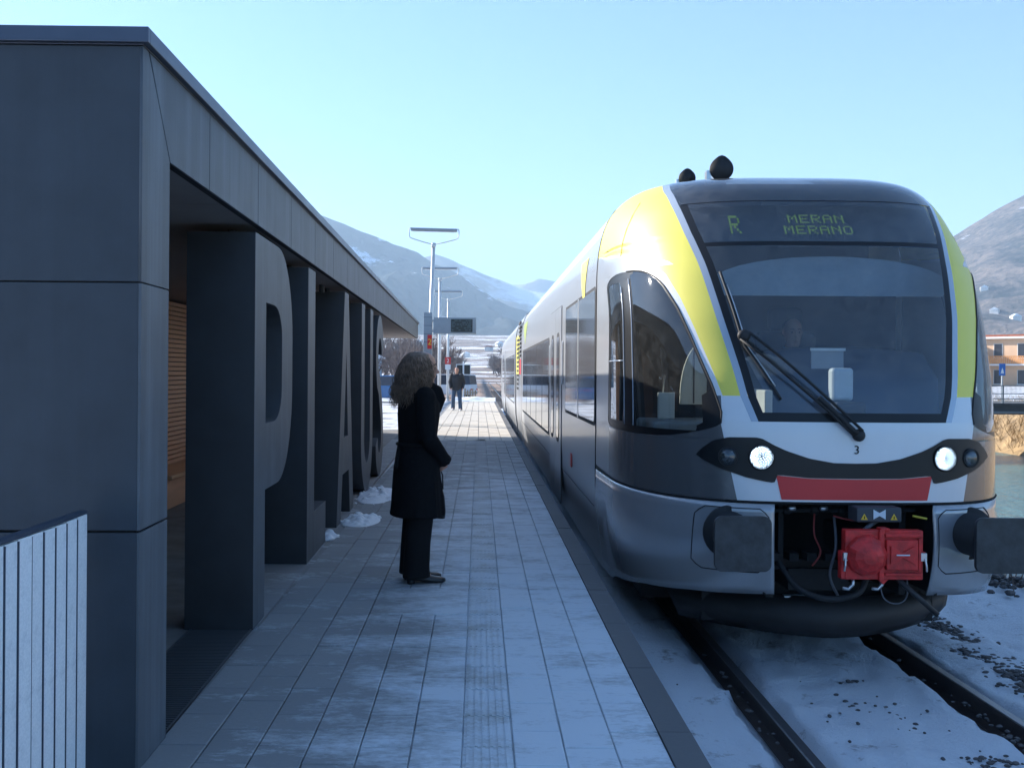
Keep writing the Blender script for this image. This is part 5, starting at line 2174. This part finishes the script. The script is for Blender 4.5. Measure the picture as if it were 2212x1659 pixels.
# ------------------------------------------------------------------ platform furniture
def build_lamps():
    def make(label):
        L = empty('platform_lamp', (0, 0, 0), label=label, cat='lamp post', group='twin arm platform lamps')
        MB().tube([(0, 0, -.02), (0, 0, 2.9), (0, 0, 5.52)], [.075, .07, .055], 14).build('pole', 'lamp_steel', L, smooth=True)
        MB().lathe([(.13, 0), (.13, .02), (.09, .03), (.085, .12), (.075, .13)], (0, 0, 0), (0, 0, 1), 16).build('base', 'lamp_steel', L, smooth=False)
        MB().lathe([(.07, 0), (.075, .02), (.07, .12), (.03, .14)], (0, 0, 5.48), (0, 0, 1), 14).build('collar', 'lamp_steel', L, smooth=True)
        fr = [(0, 0, 5.56), (-.35, 0, 5.64), (-.72, 0, 5.75), (-.765, 0, 5.80), (-.785, 0, 5.98), (-.76, 0, 6.05), (-.70, 0, 6.07)]
        MB().tube(fr, .017, 8).build('arm', 'lamp_steel', L, smooth=True)
        MB().tube([(-a, b, c) for a, b, c in fr], .017, 8).build('arm', 'lamp_steel', L, smooth=True)
        hs = MB()
        hs.rings([[(x, .085 * math.cos(th), 6.02 + .055 * math.sin(th)) for th in [2 * math.pi * j / 10 for j in range(10)]] for x in (-.72, -.70, .70, .72)])
        hs.build('lamp_housing', 'sign_grey', L)
        MB().box(-.66, .66, -.05, .05, 5.958, 5.968).build('diffuser', 'white_paint', L)
        return L
    a = make('tall lamp post rising behind the information display')
    a.location = (-1.60, 31.7, 0)
    a.rotation_euler = (0, R(1.6), R(-3))
    b = copy_tree(a, label='lamp post carrying a small round mirror, beyond the information display')
    b.location = (-1.70, 43.5, 0)
    b.rotation_euler = (0, 0, R(1))
    c = copy_tree(a, label='farthest lamp post with a red number plate, near the platform end')
    c.location = (-1.72, 56.0, 0)
    c.rotation_euler = (0, 0, R(1))
    # small mirror / camera on the second post, number plate on the third
    me = MB()
    me.lathe([(.20, 0), (.20, .03), (.15, .04)], (.16, -.14, 3.77), (0, -1, 0), 20)
    me.build('mirror_rim', 'white_paint', b)
    MB().lathe([(.135, 0), (.10, .01), (.001, .012)], (.16, -.18, 3.77), (0, -1, 0), 20).build('mirror', 'black_screen', b)
    MB().box(.0, .16, -.14, -.06, 3.75, 3.79).build('bracket', 'lamp_steel', b)
    MB().box(-.16, .16, -.10, -.085, 2.02, 2.40).build('number_plate', 'red_paint', c)
    o = link('numeral', text_mesh('2', .30, .004), 'white_paint', c)
    o.matrix_local = Matrix(((1, 0, 0, 0), (0, 0, -1, -.104), (0, 1, 0, 2.20), (0, 0, 0, 1)))
    MB().box(-.15, .15, -.10, -.085, 1.72, 2.0).build('number_plate', 'white_paint', c)

    s = empty('information_display', (-1.52, 30.9, 0), label='grey departure display with a black screen on a sheet metal column', cat='display')
    MB().box(-.17, .09, -.10, .10, 0, 3.40).build('column', 'sign_grey', s, bevel=.01)
    for z in (2.5, 2.75, 3.0, 3.25):
        MB().box(-.165, .085, -.104, -.101, z, z + .008).build('column_joint', 'joint', s)
    bx = MB().box(.14, 1.42, -.14, .14, 2.76, 3.25)
    bx.build('display_case', 'sign_grey', s, bevel=.008)
    MB().box(.07, .15, -.05, .05, 2.82, 2.88).box(.07, .15, -.05, .05, 3.12, 3.18).build('bracket', 'lamp_steel', s)
    MB().box(.66, 1.31, -.148, -.142, 2.81, 3.20).build('screen', 'black_screen', s)
    tx = MB()
    rnd = random.Random(1)
    for r_ in range(6):
        x = .69
        z = 3.15 - r_ * .058
        while x < 1.25:
            wd = rnd.uniform(.03, .12)
            if rnd.random() < .6:
                tx.box(x, min(x + wd, 1.28), -.151, -.1492, z, z + .018)
            x += wd + .03
    tx.build('screen_lines', 'screen_text', s)
    MB().box(-.05, .085, -.112, -.104, 2.30, 2.72).build('number_plate', 'red_paint', s)
    o = link('numeral', text_mesh('2', .26, .004), 'warn_yellow', s)
    o.matrix_local = Matrix(((1, 0, 0, .018), (0, 0, -1, -.115), (0, 1, 0, 2.50), (0, 0, 0, 1)))
    for z in (1.35, 1.55):
        pass
    b = empty('notice_board', (-1.02, 66, -.58), label='notice board with two dark panels on a post beyond the platform', cat='notice board')
    MB().box(-.47, .47, -.03, .03, 1.98, 2.68).build('frame', 'white_paint', b)
    for x in (-.43, .05):
        MB().box(x, x + .38, -.04, -.032, 2.03, 2.63).build('panel', 'black_screen', b)
    MB().tube([(0, .05, 0), (0, .05, 2.85)], .04, 8).build('post', 'white_paint', b)
    f = empty('picket_fence', (-.95, 67.5, -.60), label='short pale picket fence past the platform end', cat='fence')
    for i in range(9):
        MB().box(-.7 + i * .17, -.6 + i * .17, -.015, .015, 0, 1.05 + .06 * math.sin(i * 2.1)).build('picket', 'fence_wood', f)
    MB().box(-.75, .85, .016, .05, .3, .38).box(-.75, .85, .016, .05, .8, .88).build('rail', 'fence_wood', f)


def vehicle(name, loc, rz, label, cat, color, L=4.2, Wd=1.7, prof=None, group=None):
    """side profile lofted across the width; windows, lamps, wheels as parts"""
    v = empty(name, loc, rz, label, cat, group)
    hw = Wd / 2
    lower, upper = prof
    b = MB()
    ins = [(-1.0, .12), (-.96, .03), (-.85, 0), (.85, 0), (.96, .03), (1.0, .12)]
    def ringset(pr, k0):
        n = len(pr)
        cy_ = sum(p[1] for p in pr) / n
        cx_ = sum(p[0] for p in pr) / n
        return [[(x * hw * k0, cx_ + (p[0] - cx_) * (1 - q * .3), cy_ + (p[1] - cy_) * (1 - q)) for p in pr] for x, q in ins]
    b.rings(ringset(lower, 1.0))
    b.build('body', color, v, smooth=False, bevel=.03)
    c = MB()
    n = len(upper)
    rs = []
    for x, k in ((-1, 0), (1, 0)):
        rs.append([(x * hw * (.97 if p[1] < upper[0][1] + .08 else .80), p[0], p[1]) for p in upper])
    c.rings(rs)
    c.build('cabin', 'car_glass' if False else 'window_dark', v, bevel=.03)
    top = max(p[1] for p in upper)
    rf = [p for p in upper if p[1] > top - .12]
    y0, y1 = min(p[0] for p in rf), max(p[0] for p in rf)
    MB().box(-hw * .80, hw * .80, y0 + .02, y1 - .02, top - .06, top + .025).build('roof', color, v, bevel=.03)
    for sx in (-1, 1):
        for yy in (-L * .30, L * .31):
            w_ = empty('wheel', (0, 0, 0))
            w_.parent = v
            MB().lathe([(.2, 0), (.30, 0), (.32, .03), (.32, .15), (.30, .18), (.2, .18)], (sx * (hw - .17), yy, .32), (sx, 0, 0), 22).build('tyre', 'tyre', w_)
            MB().lathe([(.001, .15), (.19, .16), (.2, .10)], (sx * (hw - .17), yy, .32), (sx, 0, 0), 16).build('rim', 'lamp_steel', w_)
    for sx in (-1, 1):
        MB().box(sx * hw * .55, sx * hw * .88, L / 2 - .06, L / 2 + .0, .62, .76).build('headlight', 'white_paint', v, bevel=.02)
        MB().box(sx * hw * .6, sx * hw * .9, -L / 2 - .0, -L / 2 + .06, .66, .82).build('tail_light', 'red_paint', v, bevel=.02)
    MB().box(-.26, .26, -L / 2 - .012, -L / 2 + .02, .45, .56).build('number_plate', 'white_paint', v)
    return v


def build_vehicles():
    lo = [(-2.1, .25), (-2.12, .6), (-2.05, .88), (-1.0, .93), (1.1, .90), (1.85, .78), (2.1, .62), (2.12, .25)]
    up = [(-2.0, .86), (-1.55, 1.36), (-1.0, 1.43), (.3, 1.40), (1.15, .88)]
    vehicle('parked_car', (-4.95, 55, -.07), R(62), 'dark blue hatchback parked in the snowy yard behind the letters', 'car', 'car_blue', 4.2, 1.7, (lo, up), 'vehicles parked beyond the station')
    lo2 = [(-2.3, .30), (-2.34, .7), (-2.3, 1.15), (1.5, 1.12), (2.1, .98), (2.3, .7), (2.32, .30)]
    up2 = [(-2.28, 1.10), (-2.2, 1.88), (-1.6, 1.96), (.9, 1.95), (1.65, 1.10)]
    vehicle('parked_van', (-2.6, 86, -.60), R(70), 'white minibus with dark windows parked past the platform end', 'van', 'van_white', 4.7, 1.8, (lo2, up2), 'vehicles parked beyond the station')


# ------------------------------------------------------------------ bridge, houses
def build_bridge():
    b = empty('road_bridge', (0, 60, 0), label='dark steel road bridge with grey railing crossing the river', cat='bridge')
    MB().box(7.5, 39, 0, 5, -.68, -.16).build('girder', 'bridge_dark', b)
    MB().box(7.5, 39, -.12, -.02, -.62, -.5).build('flange', 'bridge_rail', b)
    MB().box(7.4, 75, -.25, 5.3, -.15, -.02).build('deck', 'asphalt', b)
    ra = MB()
    for z in (.22, .52, .98):
        ra.box(7.5, 75, -.20, -.16, z, z + .05)
    ra.build('handrail', 'bridge_rail', b)
    pm = MB().box(-.03, .03, -.21, -.15, -.02, 1.02).mesh('railing_post')
    pm.materials.append(MATS['bridge_rail'])
    for i in range(46):
        o = bpy.data.objects.new('railing_post', pm)
        COL.objects.link(o)
        o.parent = b
        o.location = (7.6 + i * 1.45, 0, 0)
    ms = MB()
    for i in range(260):
        x = 27 + i * .075
        ms.box(x, x + .012, -.19, -.17, .0, .97)
    ms.build('railing_mesh', 'bridge_rail', b)
    MB().box(37.6, 39.4, -.4, 5.4, -4.0, -.16).build('abutment', 'asphalt', b)
    MB().box(6.6, 8.2, -.4, 5.4, -4.0, -.16).build('abutment', 'asphalt', b)
    s = empty('road_sign', (31.1, 60.6, -.02), label='blue parking style road sign on a grey post standing on the bridge', cat='sign')
    MB().tube([(0, 0, 0), (0, 0, 2.35)], .035, 8).build('post', 'lamp_steel', s)
    MB().box(-.19, .19, -.06, -.04, 1.62, 2.34).build('plate', 'sign_blue', s, bevel=.01)
    o = link('symbol', extruded([[(-.10, 0), (.10, 0), (.06, .16), (.0, .34), (-.06, .16)]], .006), 'white_paint', s)
    o.matrix_local = Matrix(((1, 0, 0, 0), (0, 0, -1, -.062), (0, 1, 0, 1.75), (0, 0, 0, 1)))
    r_ = empty('road_sign', (30.05, 62, -.02), label='round grey backed road sign on a post beside the orange house', cat='sign')
    MB().tube([(0, 0, 0), (0, 0, 1.9)], .035, 8).build('post', 'lamp_steel', r_)
    MB().lathe([(.001, 0), (.29, 0), (.29, .02), (.001, .021)], (0, -.04, 1.6), (0, -1, 0), 24).build('plate', 'sign_grey', r_)


def house(name, loc, rz, w, d, h, wallm, label, floors=3, cols=4, roof='flat', balcony=True):
    hs = empty(name, loc, rz, label, 'house')
    MB().box(-w / 2, w / 2, 0, d, 0, h).build('wall', wallm, hs)
    if roof == 'flat':
        MB().box(-w / 2 - .5, w / 2 + .5, -.6, d + .5, h, h + .25).build('roof', 'house_white', hs)
        MB().box(-w / 2 - .3, w / 2 + .3, -.4, d + .3, h + .25, h + .5).build('roof', 'roof_tile', hs)
    else:
        me = extruded([[(-w / 2 - .5, 0), (w / 2 + .5, 0), (0, w * .30)]], d + 1)
        o = link('roof', me, 'roof_tile' if roof == 'tile' else 'snow', hs)
        o.matrix_local = Matrix(((1, 0, 0, 0), (0, 0, 1, -.5), (0, 1, 0, h), (0, 0, 0, 1)))
    fh = h / floors
    for f in range(floors):
        for c in range(cols):
            x = -w / 2 + w * (c + .5) / cols
            z = f * fh + fh * .28
            wi = MB().box(x - .55, x + .55, -.06, -.01, z - .05, z + fh * .52 + .05)
            wo_ = wi.build('window', 'house_white', hs)
            MB().box(x - .47, x + .47, -.08, -.062, z, z + fh * .52).build('pane', 'window_dark', wo_)
            MB().box(x - .62, x + .62, -.16, -.01, z - .12, z - .05).build('sill', 'house_white', wo_)
        if balcony and f > 0:
            z = f * fh
            MB().box(-w * .42, w * .42, -1.3, 0, z - .10, z + .10).build('balcony_slab', 'house_white', hs)
            bb = MB()
            for i in range(int(w * .84 / .25)):
                bb.box(-w * .42 + i * .25, -w * .42 + i * .25 + .16, -1.30, -1.26, z + .15, z + 1.0)
            bb.box(-w * .42, w * .42, -1.33, -1.24, z + 1.0, z + 1.08)
            bb.build('balustrade', 'house_orange', hs)
    return hs


def build_houses():
    house('apartment_house', (66.5, 122, -.3), R(-52), 17, 12, 6.4, 'house_peach', 'peach block with white roof edge and orange balconies beyond the bridge', 2, 6)
    house('apartment_house', (56.0, 128, -.5), R(-48), 9, 10, 5.6, 'house_orange', 'orange house with balconies beside the peach block', 2, 3, 'flat')
    house('warehouse', (-17.5, 120, -.1), R(10), 12, 8, 3.2, 'sign_grey', 'low grey shed beyond the snowy yard', 1, 4, 'snow', False)
    rnd = random.Random(21)
    spots = [(-60, 520), (-38, 600), (-24, 690), (-8, 640), (6, 760), (18, 860), (-85, 760), (-52, 860)]
    for i, (x, y) in enumerate(spots):
        z = ground_h(x, y) - .5
        hs = empty('farmhouse', (x, y, z), R(rnd.uniform(-40, 40)), 'tiny pale farmhouse on the snowy slope at the head of the valley', 'house', 'farmhouses on the valley slope')
        w, d, h = rnd.uniform(4, 7), rnd.uniform(4, 7), rnd.uniform(2.6, 4)
        MB().box(-w / 2, w / 2, 0, d, 0, h).build('wall', 'house_white', hs)
        me = extruded([[(-w / 2 - .6, 0), (w / 2 + .6, 0), (0, w * .32)]], d + 1.2)
        o = link('roof', me, 'snow' if i % 2 else 'roof_tile', hs)
        o.matrix_local = Matrix(((1, 0, 0, 0), (0, 0, 1, -.6), (0, 1, 0, h), (0, 0, 0, 1)))
    bpy.context.view_layer.update()
    flank = [o for o in COL.objects if o.name.startswith('mountain') and 'sunlit' in o.get('label', '')][0]
    for i, (x, y, lb) in enumerate(((505, 1000, 'tiny pale farmhouse on the terraces, lowest under the sunny mountain'),
                                    (560, 1130, 'tiny pale farmhouse high on the terraces under the sunny mountain'),
                                    (478, 905, 'tiny pale farmhouse beside the snow strip under the sunny mountain'))):
        ok, hit, _, _ = flank.ray_cast(Vector((x, y, 2000)), Vector((0, 0, -1)))
        if not ok:
            continue
        hs = empty('farmhouse', (x, y, hit.z), R(-40 + 20 * i), lb, 'house', 'farmhouses under the sunny mountain')
        MB().box(-4, 4, 0, 6, -8, 4).build('wall', 'house_white', hs)
        o = link('roof', extruded([[(-4.4, 0), (4.4, 0), (0, 2.6)]], 7), 'snow', hs)
        o.matrix_local = Matrix(((1, 0, 0, 0), (0, 0, 1, -.5), (0, 1, 0, 4), (0, 0, 0, 1)))


# ------------------------------------------------------------------ bare winter trees
def tree_proto(seed, h, spread, label, name='bare_tree', rmin=.012):
    rnd = random.Random(seed)
    tr = MB()
    tw = MB()

    def grow(p, d, l, r, depth):
        n = 3
        pts = [p]
        q = p.copy()
        dd = d.copy()
        for i in range(n):
            dd = (dd + Vector((rnd.gauss(0, .16), rnd.gauss(0, .16), rnd.gauss(.03, .08)))).normalized()
            q = q + dd * l / n
            pts.append(q.copy())
        rr = [r * (1 - .32 * i / n) for i in range(n + 1)]
        (tr if depth < 2 else tw).tube(pts, rr, 6 if depth < 2 else 3, cap=False)
        if depth >= 5:
            return
        kids = rnd.choice((3, 3, 4)) if depth < 4 else rnd.choice((2, 3))
        for k in range(kids):
            t = rnd.uniform(.4, 1.0) if k else 1.0
            bp = pts[max(1, min(n, int(round(t * n))))]
            a = rnd.uniform(0, 6.28)
            sp = rnd.uniform(.35, .75) * spread if k else .2
            side = dd.orthogonal().normalized()
            side = Matrix.Rotation(a, 3, dd) @ side
            nd = (dd * math.cos(sp) + side * math.sin(sp) + Vector((0, 0, .12))).normalized()
            grow(bp, nd, l * rnd.uniform(.58, .80), max(r * rnd.uniform(.45, .62), rmin), depth + 1)
    grow(Vector((0, 0, -.3)), Vector((0, 0, 1)), h * .30, h * .020 + .03, 0)
    t = empty(name, (0, 0, 0), label=label, cat='tree')
    tr.build('trunk', 'bark', t, recalc=False)
    tw.build('crown', 'twig', t, recalc=False)
    return t


def build_trees():
    rnd = random.Random(31)
    near = [tree_proto(s, 7.5, sp, '') for s, sp in ((1, 1.0), (2, .8))]
    far = [tree_proto(s, 7.5, sp, '', rmin=.024) for s, sp in ((3, 1.0), (4, .8), (5, 1.25))]
    protos = far + near
    used = [False] * 5

    def place(k, x, y, s, label, group):
        t = protos[k] if not used[k] else copy_tree(protos[k])
        used[k] = True
        t.location = (x, y, ground_h(x, y) - .05)
        t.scale = (s * rnd.uniform(.9, 1.1), s * rnd.uniform(.9, 1.1), s)
        t.rotation_euler = (0, 0, rnd.uniform(0, 6.28))
        tag(t, label, 'tree', group)
    la = 'bare winter tree in the row left of the far railway line'
    for i in range(40):
        y = 100 + i * 9 + rnd.uniform(-4, 4)
        place(rnd.randrange(3), -2.6 - rnd.uniform(0, 4) - y * .012, y, rnd.uniform(.75, 1.15), la, 'trees left of the line')
    ld = 'bare winter tree in the small wood behind the grey shed'
    for i in range(46):
        y = rnd.uniform(140, 230)
        place(rnd.randrange(3), -9 - rnd.uniform(0, 16), y, rnd.uniform(.9, 1.4), ld, 'trees behind the shed')
    lb = 'bare winter tree in the row right of the far railway line'
    for i in range(40):
        y = 110 + i * 10 + rnd.uniform(-4, 4)
        place(rnd.randrange(3), 5.6 + rnd.uniform(-.5, 3.0), y, rnd.uniform(.75, 1.15), lb, 'trees right of the line')
    lc = 'bare winter tree in the yard seen past the last letter'
    for (x, y, s) in ((-6.2, 84, .85), (-9.5, 96, 1.0), (-12, 105, 1.1), (-8.2, 118, 1.1), (-13.5, 92, .9), (-5.2, 76, .7), (-10.5, 78, .8)):
        place(3 + rnd.randrange(2), x, y, s, lc, 'trees in the yard')
    # leafless scrub on the far river bank
    mb = MB()
    for i in range(2600):
        x, y = rnd.uniform(31.5, 38), rnd.uniform(50, 110)
        z = ground_h(x, y)
        if z < -3.2:
            continue
        for k in range(3):
            a = rnd.uniform(0, 6.28)
            l = rnd.uniform(.3, .9)
            b = Vector((x, y, z - .05))
            e = b + Vector((math.cos(a) * l * .6, math.sin(a) * l * .6, l))
            mb.tube([b, b.lerp(e, .5) + Vector((0, 0, .08)), e], [.012, .010, .004], 3, cap=False)
    mb.build('bank_reeds', 'dry_grass', kind='stuff', label='dry straw coloured reeds on the far river bank', cat='reeds')
    # trackside mast
    m = empty('signal_mast', (3.9, 150, -.6), label='thin dark mast standing beside the far railway line', cat='mast')
    MB().tube([(0, 0, 0), (0, 0, 5.0)], .07, 6).build('post', 'bridge_dark', m)
    MB().box(-.2, .2, -.1, .1, 4.2, 5.1).build('signal_head', 'bridge_dark', m)


def build_haze():
    hb = MB().box(-2700, 2700, -450, 5000, -9, 680)
    m = bpy.data.materials.new('haze')
    m.use_nodes = True
    t = m.node_tree
    t.nodes.clear()
    o = t.nodes.new('ShaderNodeOutputMaterial')
    v = t.nodes.new('ShaderNodeVolumePrincipled')
    v.inputs['Color'].default_value = (.60, .79, 1.0, 1)
    v.inputs['Density'].default_value = HAZE_DENSITY
    v.inputs['Anisotropy'].default_value = .1
    t.links.new(v.outputs[0], o.inputs['Volume'])
    MATS['haze'] = m
    ob = hb.build('haze', 'haze', kind='stuff', label='thin blue haze filling the valley air')
    return ob


HAZE_DENSITY = 0.00026
build_ground()
build_mountains()
build_haze()
build_platform()
build_track()
build_station()
build_slat_fence()
build_train()
heap(-1.26, 11.0, .26, .55, .12, 1.3, 'clump of swept snow at the foot of the letter A')
heap(-1.30, 13.3, .32, 1.1, .13, 4.1, 'larger clump of swept snow at the foot of the letter U')
heap(-1.45, 9.95, .10, .25, .08, 7.7, 'small clump of swept snow between the letters L and A')
build_bridge()
build_houses()
build_lamps()
build_vehicles()
build_woman()
build_man()
build_driver()
build_trees()
